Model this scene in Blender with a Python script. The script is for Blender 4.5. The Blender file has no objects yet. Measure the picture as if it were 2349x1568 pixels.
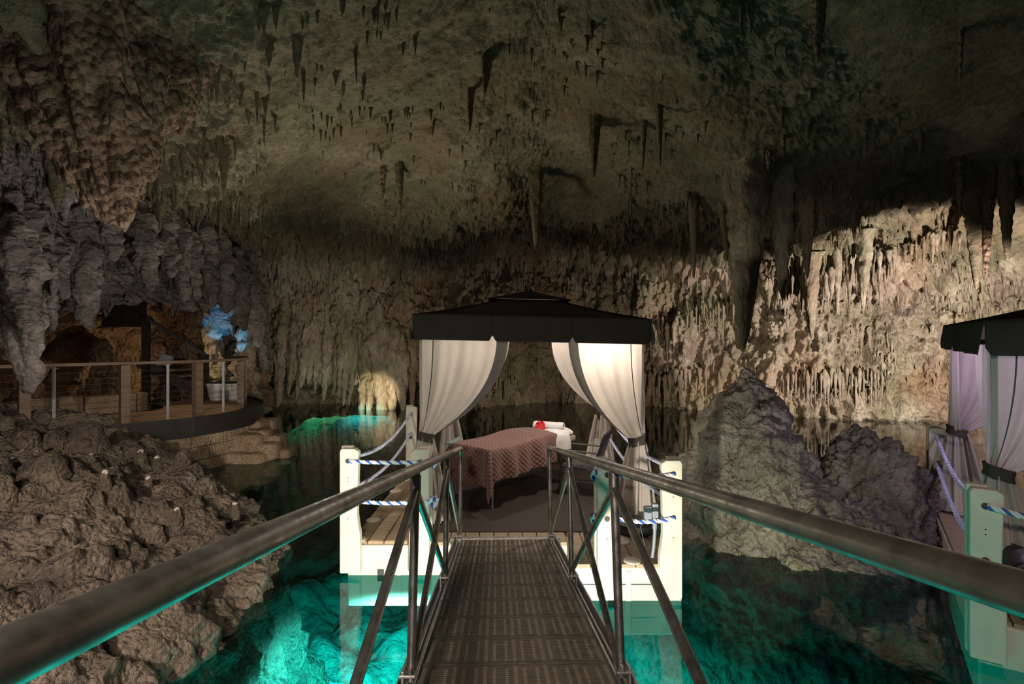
import bpy, math, random
import numpy as np
from mathutils import Vector, Matrix

sc = bpy.context.scene
C = sc.collection
PI = math.pi
rnd = random.Random(7)

# ------------------------------------------------------------------ camera
FPX = 1200.0                    # focal length in pixels of a 2349 x 1568 frame
CAMZ = 2.52                     # eye height over the water (water is z = 0)
cam = bpy.data.cameras.new('camera')
cam.sensor_width = 36.0
cam.lens = FPX / 2349.0 * 36.0
cam.clip_start = 0.02
camo = bpy.data.objects.new('camera', cam)
C.objects.link(camo)
camo.location = (0, 0, CAMZ)
camo.rotation_euler = (PI / 2, 0, 0)
sc.camera = camo

# ------------------------------------------------------------------ world, exposure
w = bpy.data.worlds.new('world')
sc.world = w
w.use_nodes = True
w.node_tree.nodes['Background'].inputs[0].default_value = (0.80, 0.86, 1.0, 1)
w.node_tree.nodes['Background'].inputs[1].default_value = 0.02
sc.view_settings.view_transform = 'Standard'
sc.view_settings.look = 'None'
sc.view_settings.gamma = 1
sc.view_settings.exposure = 0.0
sc.view_settings.use_curve_mapping = False
cy = sc.cycles
cy.use_denoising = True
cy.max_bounces = 5
cy.diffuse_bounces = 2
cy.glossy_bounces = 3
cy.transmission_bounces = 4
cy.transparent_max_bounces = 12
cy.caustics_reflective = False
cy.caustics_refractive = False
cy.sample_clamp_indirect = 3.0

# ------------------------------------------------------------------ lights of the cave
def lamp(name, kind, loc, power, col, aim=None, size=0.1, angle=60, blend=0.4):
    l = bpy.data.lights.new(name, kind)
    l.energy = power
    l.color = col
    if kind == 'AREA':
        l.size = size
    else:
        l.shadow_soft_size = size
    if kind == 'SPOT':
        l.spot_size = math.radians(angle)
        l.spot_blend = blend
    o = bpy.data.objects.new(name, l)
    C.objects.link(o)
    o.location = loc
    if aim is not None:
        d = Vector(aim) - Vector(loc)
        o.rotation_euler = d.to_track_quat('-Z', 'Y').to_euler()
    return o

# floods standing on the shore that wash the walls and the roof of the cave, with an added pendant fill
lamp('wall_floodlight', 'SPOT', (10.4, 9.2, 0.5), 4600, (1.0, 0.86, 0.77), (12.2, 16.5, 2.5), 0.10, 80, 0.18)
lamp('wall_floodlight', 'SPOT', (5.2, 13.5, 0.25), 420, (1.0, 0.82, 0.62), (6.8, 19.5, 1.9), 0.1, 85, 0.5)
lamp('wall_floodlight', 'SPOT', (2.2, 16.0, 0.25), 270, (1.0, 0.82, 0.62), (0.6, 21.0, 1.2), 0.1, 100, 0.8)
lamp('shore_floodlight', 'SPOT', (-4.4, 17.2, 0.12), 420, (1.0, 0.80, 0.50), (-5.2, 20.3, 0.7), 0.05, 42, 0.5)
lamp('roof_floodlight', 'SPOT', (-4.4, 13.6, 0.9), 920, (1.0, 0.90, 0.70), (-2.0, 11.0, 8.0), 0.7, 140, 1.0)
lamp('roof_floodlight', 'SPOT', (2.8, 13.0, 0.6), 120, (0.90, 1.0, 0.78), (3.4, 9.5, 8.0), 0.6, 130, 1.0)
lamp('pendant_fill_light', 'SPOT', (-2.6, 4.6, 1.0), 130, (1.0, 0.84, 0.72), (-5.4, 6.8, 6.2), 0.2, 85, 0.9)  # added fill without a fixture, brightens the hanging rock upper left
lamp('flowstone_floodlight', 'SPOT', (-4.2, 7.2, 1.9), 150, (1.0, 0.90, 0.82), (-7.4, 8.8, 4.8), 0.15, 130, 0.9)
lamp('far_wall_floodlight', 'SPOT', (-3.2, 11.5, 0.5), 640, (1.0, 0.88, 0.72), (-6.4, 20.0, 2.6), 0.15, 62, 0.9)
# lamp on the landing behind the viewer, over the head of the gangway, then added fills
lamp('landing_and_fill_lamp', 'SPOT', (-0.6, -1.2, 3.5), 460, (1.0, 0.88, 0.78), (-1.6, 5.0, 0.5), 0.10, 88, 0.9)
lamp('landing_and_fill_lamp', 'SPOT', (1.4, -1.0, 3.3), 380, (1.0, 0.90, 0.80), (4.7, 4.3, 0.6), 0.10, 48, 0.8)  # added fill for the posts of the second dock
lamp('landing_and_fill_lamp', 'SPOT', (-2.4, -0.6, 3.2), 1300, (1.0, 0.86, 0.74), (-3.7, 4.2, 0.6), 0.10, 66, 0.8)  # added fill that brightens the left outcrop only
lamp('island_fill_light', 'SPOT', (1.95, 4.4, 0.7), 75, (1.0, 0.95, 0.86), (4.0, 7.0, 0.9), 0.08, 90, 0.8)  # added fill standing in for the tent light on the island
lamp('island_fill_light', 'SPOT', (2.6, 4.6, 0.2), 40, (1.0, 0.98, 0.50), (3.5, 6.2, 0.15), 0.08, 60, 0.8)  # added low fill, yellow-green on the foot of the island
# flood under the gangway, aimed at the face of the dock
lamp('dock_floodlight', 'SPOT', (0.0, 2.3, 0.22), 900, (1.0, 0.92, 0.78), (0.0, 5.7, 0.18), 0.06, 95, 0.6)
# lamps under the water, turned down to the bed
lamp('pool_lamp', 'SPOT', (-1.2, 5.2, -0.2), 1000, (0.50, 1.0, 0.97), (-1.2, 5.2, -3.0), 0.12, 165, 0.4)
lamp('pool_lamp', 'SPOT', (-0.8, 3.4, -0.2), 2300, (0.50, 1.0, 0.97), (-0.8, 3.4, -3.0), 0.12, 165, 0.4)
lamp('pool_lamp', 'SPOT', (0.8, 3.7, -0.2), 1100, (0.50, 1.0, 0.97), (0.8, 3.7, -3.0), 0.12, 140, 0.6)
lamp('shelf_lamp', 'SPOT', (-6.9, 18.6, 1.0), 130, (1.0, 1.0, 0.42), (-6.9, 18.7, 0.0), 0.05, 95, 0.6)  # both shelf lamps are added above the water in place of submerged ones
lamp('shelf_lamp', 'SPOT', (-5.3, 18.6, 1.0), 150, (0.15, 1.0, 0.97), (-5.3, 18.7, 0.0), 0.05, 95, 0.6)
# alcove with the boardwalk
lamp('boardwalk_lamp', 'SPOT', (-7.6, 12.4, 3.6), 60, (1.0, 0.70, 0.42), (-7.1, 11.3, 1.0), 0.04, 55, 0.5)
lamp('boardwalk_lamp', 'SPOT', (-8.3, 10.6, 3.5), 30, (1.0, 0.70, 0.42), (-7.9, 10.0, 1.0), 0.04, 55, 0.5)
lamp('alcove_lamp', 'POINT', (-9.9, 15.2, 1.6), 60, (1.0, 0.76, 0.48), None, 0.06)
lamp('alcove_lamp', 'POINT', (-11.2, 11.0, 2.3), 4.5, (1.0, 0.62, 0.36), None, 0.06)
lamp('alcove_blue_lamp', 'SPOT', (-7.6, 15.0, 1.4), 420, (0.07, 0.45, 1.0), (-8.8, 16.2, 2.9), 0.03, 30, 0.3)

# ------------------------------------------------------------------ numpy noise
_rs = np.random.RandomState(11)
_perm = _rs.permutation(256)
_perm = np.concatenate([_perm, _perm, _perm])
_grad = _rs.normal(size=(256, 3))
_grad /= np.linalg.norm(_grad, axis=1)[:, None]

def noise(p):
    p = np.asarray(p, dtype=np.float64)
    i = np.floor(p).astype(np.int64)
    f = p - i
    i &= 255
    u = f * f * f * (f * (f * 6 - 15) + 10)
    r = 0
    for dx in (0, 1):
        wx = u[..., 0] if dx else 1 - u[..., 0]
        for dy in (0, 1):
            wy = u[..., 1] if dy else 1 - u[..., 1]
            for dz in (0, 1):
                wz = u[..., 2] if dz else 1 - u[..., 2]
                h = _perm[_perm[_perm[(i[..., 0] + dx) & 255] + ((i[..., 1] + dy) & 255)] + ((i[..., 2] + dz) & 255)]
                g = _grad[h]
                d = g[..., 0] * (f[..., 0] - dx) + g[..., 1] * (f[..., 1] - dy) + g[..., 2] * (f[..., 2] - dz)
                r = r + wx * wy * wz * d
    return r * 1.6

def fbm(p, oct=4, lac=2.1, gain=0.5):
    p = np.asarray(p, dtype=np.float64)
    a, s, r = 1.0, 1.0, 0
    for k in range(oct):
        r = r + a * noise(p * s + 17.3 * k)
        a *= gain
        s *= lac
    return r

def billow(p, oct=3, lac=2.1, gain=0.5):
    p = np.asarray(p, dtype=np.float64)
    a, s, r = 1.0, 1.0, 0
    for k in range(oct):
        r = r + a * np.abs(noise(p * s + 9.1 * k)) * 2.3
        a *= gain
        s *= lac
    return r

# ------------------------------------------------------------------ materials
def mat(name, build):
    m = bpy.data.materials.new(name)
    m.use_nodes = True
    nt = m.node_tree
    nt.nodes.clear()
    out = nt.nodes.new('ShaderNodeOutputMaterial')
    build(nt, out)
    return m

class NT:
    def __init__(s, nt):
        s.nt = nt
    def n(s, kind, ins=None, **kw):
        nd = s.nt.nodes.new('ShaderNode' + kind)
        for k, v in kw.items():
            setattr(nd, k, v)
        for k, v in (ins or {}).items():
            if isinstance(v, bpy.types.NodeSocket):
                s.nt.links.new(v, nd.inputs[k])
            else:
                nd.inputs[k].default_value = v
        return nd
    def ramp(s, fac, stops):
        nd = s.n('ValToRGB', {'Fac': fac})
        el = nd.color_ramp.elements
        while len(el) < len(stops):
            el.new(0.5)
        for e, (p, c) in zip(el, stops):
            e.position = p
            e.color = (c[0], c[1], c[2], 1)
        return nd.outputs['Color']
    def mix(s, fac, a, b, mode='MIX'):
        nd = s.n('Mix', data_type='RGBA', blend_type=mode)
        for k, v in ((0, fac), (6, a), (7, b)):
            if isinstance(v, bpy.types.NodeSocket):
                s.nt.links.new(v, nd.inputs[k])
            else:
                nd.inputs[k].default_value = (v[0], v[1], v[2], 1) if k else v
        return nd.outputs[2]

def simple(name, col, rough=0.6, metal=0.0, var=0.15, scale=6.0, bump=0.0, bscale=60.0, spec=0.5, coords='Object', stretch=None):
    def b(nt, out):
        T = NT(nt)
        tc = T.n('TexCoord').outputs[coords]
        if stretch:
            tc = T.n('Mapping', {'Vector': tc, 'Scale': stretch}).outputs[0]
        nz = T.n('TexNoise', {'Vector': tc, 'Scale': scale, 'Detail': 5.0, 'Roughness': 0.6})
        lo = [c * (1 - var) for c in col]
        hi = [min(1, c * (1 + var)) for c in col]
        colr = T.ramp(nz.outputs['Fac'], [(0.3, lo), (0.7, hi)])
        p = T.n('BsdfPrincipled', {'Base Color': colr, 'Roughness': rough, 'Metallic': metal, 'Specular IOR Level': spec})
        if bump:
            nb = T.n('TexNoise', {'Vector': tc, 'Scale': bscale, 'Detail': 3.0})
            bp = T.n('Bump', {'Height': nb.outputs['Fac'], 'Strength': bump, 'Distance': 0.01})
            nt.links.new(bp.outputs[0], p.inputs['Normal'])
        nt.links.new(p.outputs[0], out.inputs[0])
    return mat(name, b)

def rock(name, dark, mid, light, green=0.0, gcol=(0.10, 0.13, 0.05), scale=1.0, bump=0.5, bscale=7.0, vert=1.0, rough=0.85, cell=1.0, tint=None):
    def b(nt, out):
        T = NT(nt)
        pos = T.n('NewGeometry').outputs['Position']
        v1 = T.n('Mapping', {'Vector': pos, 'Scale': (scale, scale, scale * vert)}).outputs[0]
        n1 = T.n('TexNoise', {'Vector': v1, 'Scale': 0.9, 'Detail': 6.0, 'Roughness': 0.62, 'Distortion': 0.4})
        col = T.ramp(n1.outputs['Fac'], [(0.28, dark), (0.5, mid), (0.72, light)])
        n2 = T.n('TexNoise', {'Vector': v1, 'Scale': 9.0, 'Detail': 3.0, 'Roughness': 0.7})
        g2 = T.ramp(n2.outputs['Fac'], [(0.3, (0.62, 0.60, 0.58)), (0.65, (1.12, 1.1, 1.06))])
        col = T.mix(1.0, col, g2, 'MULTIPLY')
        if green:
            n3 = T.n('TexNoise', {'Vector': pos, 'Scale': 0.55, 'Detail': 3.0, 'Roughness': 0.6})
            gf = T.ramp(n3.outputs['Fac'], [(0.42, (0, 0, 0)), (0.62, (green, green, green))])
            col = T.mix(gf, col, gcol)
        if tint:
            n4 = T.n('TexNoise', {'Vector': pos, 'Scale': 0.4, 'Detail': 2.0})
            tf = T.ramp(n4.outputs['Fac'], [(0.52, (0, 0, 0)), (0.7, (0.6, 0.6, 0.6))])
            col = T.mix(tf, col, tint)
        p = T.n('BsdfPrincipled', {'Base Color': col, 'Roughness': rough, 'Specular IOR Level': 0.3})
        v2 = T.n('Mapping', {'Vector': pos, 'Scale': (bscale, bscale, bscale * vert)}).outputs[0]
        nb = T.n('TexNoise', {'Vector': v2, 'Scale': 1.0, 'Detail': 5.0, 'Roughness': 0.72})
        vo = T.n('TexVoronoi', {'Vector': v2, 'Scale': 1.7}, feature='F1')
        vd = T.n('Math', {0: vo.outputs['Distance'], 1: cell}, operation='MULTIPLY')
        h = T.n('Math', {0: nb.outputs['Fac'], 1: vd.outputs[0]}, operation='SUBTRACT')
        bp = T.n('Bump', {'Height': h.outputs[0], 'Strength': bump, 'Distance': 0.12})
        nt.links.new(bp.outputs[0], p.inputs['Normal'])
        nt.links.new(p.outputs[0], out.inputs[0])
    return mat(name, b)

def fabric(name, col, trans=0.4, weave=900.0, bump=0.05, var=0.06):
    def b(nt, out):
        T = NT(nt)
        tc = T.n('TexCoord').outputs['Object']
        nz = T.n('TexNoise', {'Vector': tc, 'Scale': 5.0, 'Detail': 4.0})
        colr = T.ramp(nz.outputs['Fac'], [(0.3, [c * (1 - var) for c in col]), (0.7, [min(1, c * (1 + var)) for c in col])])
        nb = T.n('TexNoise', {'Vector': tc, 'Scale': weave, 'Detail': 2.0})
        b0 = T.n('Bump', {'Height': nb.outputs['Fac'], 'Strength': bump, 'Distance': 0.002})
        ncr = T.n('TexNoise', {'Vector': tc, 'Scale': 7.0, 'Detail': 4.0, 'Distortion': 1.2})
        bp = T.n('Bump', {'Height': ncr.outputs['Fac'], 'Strength': 0.35, 'Distance': 0.03, 'Normal': b0.outputs[0]})
        d = T.n('BsdfDiffuse', {'Color': colr, 'Normal': bp.outputs[0]})
        t = T.n('BsdfTranslucent', {'Color': colr})
        m = T.n('MixShader', {0: trans, 1: d.outputs[0], 2: t.outputs[0]})
        nt.links.new(m.outputs[0], out.inputs[0])
    return mat(name, b)

M = {}
M['roof_rock'] = rock('roof_rock', (0.13, 0.105, 0.07), (0.25, 0.215, 0.15), (0.36, 0.32, 0.24), 0.45, (0.13, 0.15, 0.075), 0.8, 0.85, 6.0, 1.0, cell=0.15, tint=(0.24, 0.16, 0.09))
M['wall_rock'] = rock('wall_rock', (0.15, 0.115, 0.088), (0.33, 0.275, 0.22), (0.52, 0.46, 0.385), 0.4, (0.17, 0.20, 0.085), 1.3, 0.55, 6.0, 0.45, cell=0.6, tint=(0.28, 0.17, 0.09))
M['grey_flowstone'] = rock('grey_flowstone', (0.11, 0.095, 0.085), (0.22, 0.195, 0.18), (0.38, 0.345, 0.32), 0.0, (0.1, 0.1, 0.1), 1.4, 0.7, 6.0, 1.6, cell=0.7)
M['brown_rock'] = rock('brown_rock', (0.16, 0.10, 0.07), (0.29, 0.19, 0.135), (0.40, 0.28, 0.21), 0.0, (0.1, 0.1, 0.1), 1.5, 0.8, 6.0, 0.8)
M['alcove_rock'] = rock('alcove_rock', (0.12, 0.07, 0.04), (0.22, 0.14, 0.085), (0.34, 0.23, 0.15), 0.0, (0.1, 0.1, 0.1), 1.5, 0.8, 5.0, 0.8)
M['outcrop_rock'] = rock('outcrop_rock', (0.05, 0.040, 0.038), (0.22, 0.175, 0.14), (0.40, 0.325, 0.26), 0.15, (0.2, 0.19, 0.09), 1.4, 1.0, 14.0, 1.0, rough=0.7, cell=0.5)
M['island_rock'] = rock('island_rock', (0.085, 0.078, 0.072), (0.19, 0.172, 0.155), (0.31, 0.285, 0.255), 0.30, (0.25, 0.25, 0.13), 2.0, 0.9, 9.0, 1.0, rough=0.75, cell=0.5)
M['white_tip'] = rock('white_tip', (0.40, 0.36, 0.32), (0.55, 0.50, 0.45), (0.70, 0.66, 0.60), 0.0, scale=3.0, bump=0.4, bscale=20.0)
M['pool_bed'] = rock('pool_bed', (0.14, 0.16, 0.16), (0.42, 0.44, 0.42), (0.62, 0.64, 0.60), 0.0, scale=1.0, bump=1.0, bscale=3.0, cell=0.3)
M['cut_stone'] = rock('cut_stone', (0.24, 0.17, 0.11), (0.38, 0.28, 0.19), (0.50, 0.39, 0.28), 0.0, scale=2.5, bump=0.5, bscale=16.0)
M['gravel'] = simple('gravel', (0.05, 0.042, 0.036), 0.8, var=0.5, scale=60, bump=0.8, bscale=90)
M['canopy'] = fabric('canopy_cloth', (0.068, 0.055, 0.050), 0.12)
M['curtain'] = fabric('curtain_cloth', (0.62, 0.56, 0.50), 0.42)
M['hem'] = fabric('hem_cloth', (0.27, 0.25, 0.24), 0.25)  # grey lining, with the shade along the doubled hem in its colour
M['tie'] = fabric('tie_cloth', (0.075, 0.062, 0.052), 0.05)
M['zip'] = simple('zip_tape', (0.05, 0.05, 0.055), 0.6)
M['dark_pole'] = simple('dark_pole', (0.03, 0.026, 0.024), 0.4, 0.6)
M['dock'] = simple('dock_plastic', (0.62, 0.565, 0.465), 0.55, var=0.14, scale=3.0, bump=0.15, bscale=30)
M['dock_top'] = simple('dock_deck_plastic', (0.34, 0.26, 0.165), 0.6, var=0.2, scale=6.0, bump=0.35, bscale=120)
M['dark_plug'] = simple('dark_plug', (0.05, 0.045, 0.04), 0.6)
M['rug'] = None
M['galv'] = None
M['alu'] = None
M['white_rope'] = simple('white_rope', (0.72, 0.72, 0.72), 0.8, bump=0.3, bscale=300)
M['blue_rope'] = simple('blue_rope', (0.03, 0.11, 0.48), 0.8, bump=0.3, bscale=300)
M['linen'] = fabric('white_linen', (0.80, 0.78, 0.76), 0.1)
M['red_petal'] = simple('red_petal', (0.60, 0.015, 0.03), 0.6, var=0.3)
M['yellow'] = simple('yellow_stamen', (0.8, 0.6, 0.1), 0.6)
M['chair'] = simple('chair_metal', (0.022, 0.02, 0.022), 0.45)
M['chair_slat'] = simple('chair_slat', (0.075, 0.068, 0.065), 0.6, scale=20)
M['chrome'] = simple('chrome', (0.65, 0.65, 0.66), 0.22, 1.0)
M['vinyl'] = simple('vinyl', (0.35, 0.30, 0.26), 0.5)
M['wood_rail'] = simple('wood_rail', (0.16, 0.105, 0.07), 0.65, var=0.3, scale=3.0, stretch=(1, 1, 6))
M['deck_wood'] = simple('deck_wood', (0.30, 0.20, 0.12), 0.7, var=0.3, scale=5.0)
M['dark_steel'] = simple('dark_steel', (0.030, 0.024, 0.020), 0.55, 0.2)
M['steel'] = simple('steel', (0.55, 0.54, 0.54), 0.45, 0.3)
M['white_pot'] = simple('white_pot', (0.72, 0.69, 0.66), 0.5)
M['grey_box'] = simple('grey_box', (0.22, 0.25, 0.29), 0.5)
M['black'] = simple('black_rubber', (0.015, 0.015, 0.016), 0.5)
M['clear_plastic'] = simple('pale_plastic', (0.62, 0.62, 0.60), 0.25)

def _galv(nt, out):
    T = NT(nt)
    tc = T.n('TexCoord').outputs['Object']
    n1 = T.n('TexNoise', {'Vector': tc, 'Scale': 5.0, 'Detail': 6.0, 'Roughness': 0.7})
    col = T.ramp(n1.outputs['Fac'], [(0.28, (0.13, 0.115, 0.10)), (0.5, (0.36, 0.33, 0.30)), (0.7, (0.52, 0.49, 0.45))])
    n2 = T.n('TexNoise', {'Vector': tc, 'Scale': 30.0, 'Detail': 4.0})
    ro = T.n('MapRange', {0: n2.outputs['Fac'], 1: 0.3, 2: 0.7, 3: 0.30, 4: 0.52})
    bp = T.n('Bump', {'Height': n2.outputs['Fac'], 'Strength': 0.12, 'Distance': 0.004})
    p = T.n('BsdfPrincipled', {'Base Color': col, 'Metallic': 0.9, 'Roughness': ro.outputs[0], 'Normal': bp.outputs[0]})
    nt.links.new(p.outputs[0], out.inputs[0])
M['galv'] = mat('worn_pipe_metal', _galv)

M['alu'] = simple('aluminium', (0.50, 0.48, 0.45), 0.42, 0.85, var=0.35, scale=14, bump=0.15, bscale=40)
M['grate'] = simple('grating_plastic', (0.12, 0.092, 0.064), 0.55, var=0.25, scale=12)
M['grate_rib'] = simple('grating_rib', (0.32, 0.255, 0.185), 0.6, var=0.2, scale=12)  # lighter than the slats: light on the bars put into the colour

def _rug(nt, out):
    T = NT(nt)
    tc = T.n('TexCoord').outputs['Object']
    w1 = T.n('TexWave', {'Vector': tc, 'Scale': 22.0, 'Distortion': 0.3}, bands_direction='X')
    w2 = T.n('TexWave', {'Vector': tc, 'Scale': 22.0, 'Distortion': 0.3}, bands_direction='Y')
    wv = T.n('Math', {0: w1.outputs['Fac'], 1: w2.outputs['Fac']}, operation='MULTIPLY')
    col = T.ramp(wv.outputs[0], [(0.1, (0.028, 0.020, 0.014)), (0.8, (0.085, 0.062, 0.044))])
    bp = T.n('Bump', {'Height': wv.outputs[0], 'Strength': 0.5, 'Distance': 0.006})
    p = T.n('BsdfPrincipled', {'Base Color': col, 'Roughness': 0.75, 'Normal': bp.outputs[0]})
    nt.links.new(p.outputs[0], out.inputs[0])
M['rug'] = mat('woven_rug', _rug)

def _quilt(nt, out):
    T = NT(nt)
    uv = T.n('TexCoord').outputs['UV']
    rot = T.n('Mapping', {'Vector': uv, 'Rotation': (0, 0, PI / 4), 'Scale': (1, 1, 1)}).outputs[0]
    a = T.n('TexWave', {'Vector': rot, 'Scale': 6.6}, bands_direction='X', wave_profile='SIN')
    b_ = T.n('TexWave', {'Vector': rot, 'Scale': 6.6}, bands_direction='Y', wave_profile='SIN')
    pa = T.n('Math', {0: a.outputs['Fac'], 1: 0.35}, operation='POWER')
    pb = T.n('Math', {0: b_.outputs['Fac'], 1: 0.35}, operation='POWER')
    h = T.n('Math', {0: pa.outputs[0], 1: pb.outputs[0]}, operation='MULTIPLY')
    col = T.ramp(h.outputs[0], [(0.1, (0.12, 0.052, 0.038)), (0.7, (0.19, 0.088, 0.066))])
    bp = T.n('Bump', {'Height': h.outputs[0], 'Strength': 0.9, 'Distance': 0.012})
    p = T.n('BsdfPrincipled', {'Base Color': col, 'Roughness': 0.75, 'Normal': bp.outputs[0], 'Sheen Weight': 0.2})
    nt.links.new(p.outputs[0], out.inputs[0])
M['quilt'] = mat('quilted_cover', _quilt)

def _water(nt, out):
    T = NT(nt)
    pos = T.n('NewGeometry').outputs['Position']
    v = T.n('Mapping', {'Vector': pos, 'Scale': (1.0, 1.0, 1.0)}).outputs[0]
    nz = T.n('TexNoise', {'Vector': v, 'Scale': 2.2, 'Detail': 3.0, 'Roughness': 0.5})
    bp = T.n('Bump', {'Height': nz.outputs['Fac'], 'Strength': 0.10, 'Distance': 0.05})
    fr = T.n('Fresnel', {'IOR': 1.33, 'Normal': bp.outputs[0]})
    gl = T.n('BsdfGlossy', {'Color': (1, 1, 1, 1), 'Roughness': 0.05, 'Normal': bp.outputs[0]})
    tr = T.n('BsdfTransparent', {'Color': (0.97, 0.99, 0.99, 1)})
    m = T.n('MixShader', {0: fr.outputs[0], 1: tr.outputs[0], 2: gl.outputs[0]})
    nt.links.new(m.outputs[0], out.inputs[0])
    ab = T.n('VolumeAbsorption', {'Color': (0.0, 0.89, 0.875, 1), 'Density': 1.0})
    nt.links.new(ab.outputs[0], out.inputs['Volume'])
M['water'] = mat('clear_pool_water', _water)

# ------------------------------------------------------------------ mesh helpers
def link(o, parent=None):
    C.objects.link(o)
    if parent is not None:
        o.parent = parent
    return o

def mesh_np(name, V, F, material, parent=None, smooth=True, uv=None):
    V = np.asarray(V, dtype=np.float32).reshape(-1, 3)
    F = np.asarray(F, dtype=np.int32)
    k = F.shape[1]
    me = bpy.data.meshes.new(name)
    me.vertices.add(len(V))
    me.vertices.foreach_set('co', V.ravel())
    me.loops.add(F.size)
    me.loops.foreach_set('vertex_index', F.ravel())
    me.polygons.add(len(F))
    me.polygons.foreach_set('loop_start', np.arange(0, F.size, k, dtype=np.int32))
    me.polygons.foreach_set('use_smooth', np.full(len(F), smooth))
    if uv is not None:
        l = me.uv_layers.new(name='uv')
        l.data.foreach_set('uv', np.asarray(uv, dtype=np.float32)[F.ravel()].ravel())
    me.update(calc_edges=True)
    me.validate()
    me.materials.append(material)
    return link(bpy.data.objects.new(name, me), parent)

def grid_faces(nu, nv, wrap_u=False):
    a = np.arange(nu * nv).reshape(nu, nv)
    if wrap_u:
        a = np.concatenate([a, a[:1]], 0)
    return np.stack([a[:-1, :-1], a[1:, :-1], a[1:, 1:], a[:-1, 1:]], -1).reshape(-1, 4)

def grid_obj(name, P, material, parent=None, wrap_u=False, thick=0.0, uv=None, smooth=True):
    nu, nv = P.shape[:2]
    o = mesh_np(name, P.reshape(-1, 3), grid_faces(nu, nv, wrap_u), material, parent, smooth, None if uv is None else uv.reshape(-1, 2))
    if thick:
        md = o.modifiers.new('thickness', 'SOLIDIFY')
        md.thickness = thick
        md.offset = 0
    return o

class MB:
    def __init__(s):
        s.v = []
        s.f = []
    def add(s, vs, fs):
        o = len(s.v)
        s.v += [tuple(p) for p in vs]
        s.f += [tuple(i + o for i in f) for f in fs]
        return s
    def box(s, c, size, rot=None):
        hx, hy, hz = size[0] / 2, size[1] / 2, size[2] / 2
        vs = [Vector((x, y, z)) for x in (-hx, hx) for y in (-hy, hy) for z in (-hz, hz)]
        if rot is not None:
            vs = [rot @ p for p in vs]
        c = Vector(c)
        return s.add([p + c for p in vs], [(0, 1, 3, 2), (4, 6, 7, 5), (0, 4, 5, 1), (2, 3, 7, 6), (0, 2, 6, 4), (1, 5, 7, 3)])
    def bar(s, a, b, wdt, hgt, up=(0, 0, 1)):
        a, b = Vector(a), Vector(b)
        d = (b - a)
        L = d.length
        d.normalize()
        side = d.cross(Vector(up)).normalized()
        u = side.cross(d)
        rot = Matrix((side, d, u)).transposed()
        return s.box((a + b) / 2, (wdt, L, hgt), rot)
    def tube(s, pts, r, n=10, cap=True):
        pts = [Vector(p) for p in pts]
        rs = r if isinstance(r, (list, tuple)) else [r] * len(pts)
        rings = []
        prev = None
        for i, p in enumerate(pts):
            t = (pts[min(i + 1, len(pts) - 1)] - pts[max(i - 1, 0)]).normalized()
            if prev is None:
                a = t.orthogonal().normalized()
            else:
                a = (prev - t * prev.dot(t))
                a = a.normalized() if a.length > 1e-6 else t.orthogonal().normalized()
            prev = a
            b = t.cross(a)
            rings.append([p + (a * math.cos(2 * PI * k / n) + b * math.sin(2 * PI * k / n)) * rs[i] for k in range(n)])
        vs = [q for rg in rings for q in rg]
        fs = []
        for i in range(len(pts) - 1):
            for k in range(n):
                k2 = (k + 1) % n
                fs.append((i * n + k, i * n + k2, (i + 1) * n + k2, (i + 1) * n + k))
        if cap:
            fs.append(tuple(range(n - 1, -1, -1)))
            fs.append(tuple((len(pts) - 1) * n + k for k in range(n)))
        return s.add(vs, fs)
    def lathe(s, prof, c=(0, 0, 0), n=16):
        c = Vector(c)
        vs, fs = [], []
        for r, z in prof:
            vs += [c + Vector((r * math.cos(2 * PI * k / n), r * math.sin(2 * PI * k / n), z)) for k in range(n)]
        for i in range(len(prof) - 1):
            for k in range(n):
                k2 = (k + 1) % n
                fs.append((i * n + k, i * n + k2, (i + 1) * n + k2, (i + 1) * n + k))
        fs.append(tuple(range(n - 1, -1, -1)))
        fs.append(tuple((len(prof) - 1) * n + k for k in range(n)))
        return s.add(vs, fs)
    def prism(s, outline, y0, y1):
        """outline in x, z, pushed from y0 to y1"""
        n = len(outline)
        vs = [(x, y0, z) for x, z in outline] + [(x, y1, z) for x, z in outline]
        fs = [tuple(range(n)), tuple(range(2 * n - 1, n - 1, -1))]
        for k in range(n):
            k2 = (k + 1) % n
            fs.append((k2, k, n + k, n + k2))
        return s.add(vs, fs)
    def build(s, name, material, parent=None, smooth=False, bevel=0.0, seg=2):
        me = bpy.data.meshes.new(name)
        me.from_pydata(s.v, [], s.f)
        me.validate()
        if smooth:
            me.polygons.foreach_set('use_smooth', [True] * len(me.polygons))
            try:
                me.set_sharp_from_angle(angle=math.radians(40))
            except Exception:
                pass
        me.materials.append(material)
        o = link(bpy.data.objects.new(name, me), parent)
        if bevel:
            md = o.modifiers.new('bevel', 'BEVEL')
            md.width = bevel
            md.segments = seg
            md.limit_method = 'ANGLE'
        return o

def empty(name, loc=(0, 0, 0), rot=(0, 0, 0)):
    o = bpy.data.objects.new(name, None)
    o.empty_display_size = 0.2
    o.location = loc
    o.rotation_euler = rot
    C.objects.link(o)
    return o

def tag(o, label=None, cat=None, group=None, kind=None):
    if label:
        o['label'] = label
    if cat:
        o['category'] = cat
    if group:
        o['group'] = group
    if kind:
        o['kind'] = kind
    return o

def copy_tree(o, parent=None):
    c = o.copy()
    C.objects.link(c)
    c.parent = parent
    for ch in [x for x in bpy.data.objects if x.parent == o]:
        copy_tree(ch, c)
    return c

def lerp(a, b, t):
    return a + (b - a) * t

def sstep(a, b, x):
    t = np.clip((x - a) / (b - a), 0, 1)
    return t * t * (3 - 2 * t)

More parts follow.
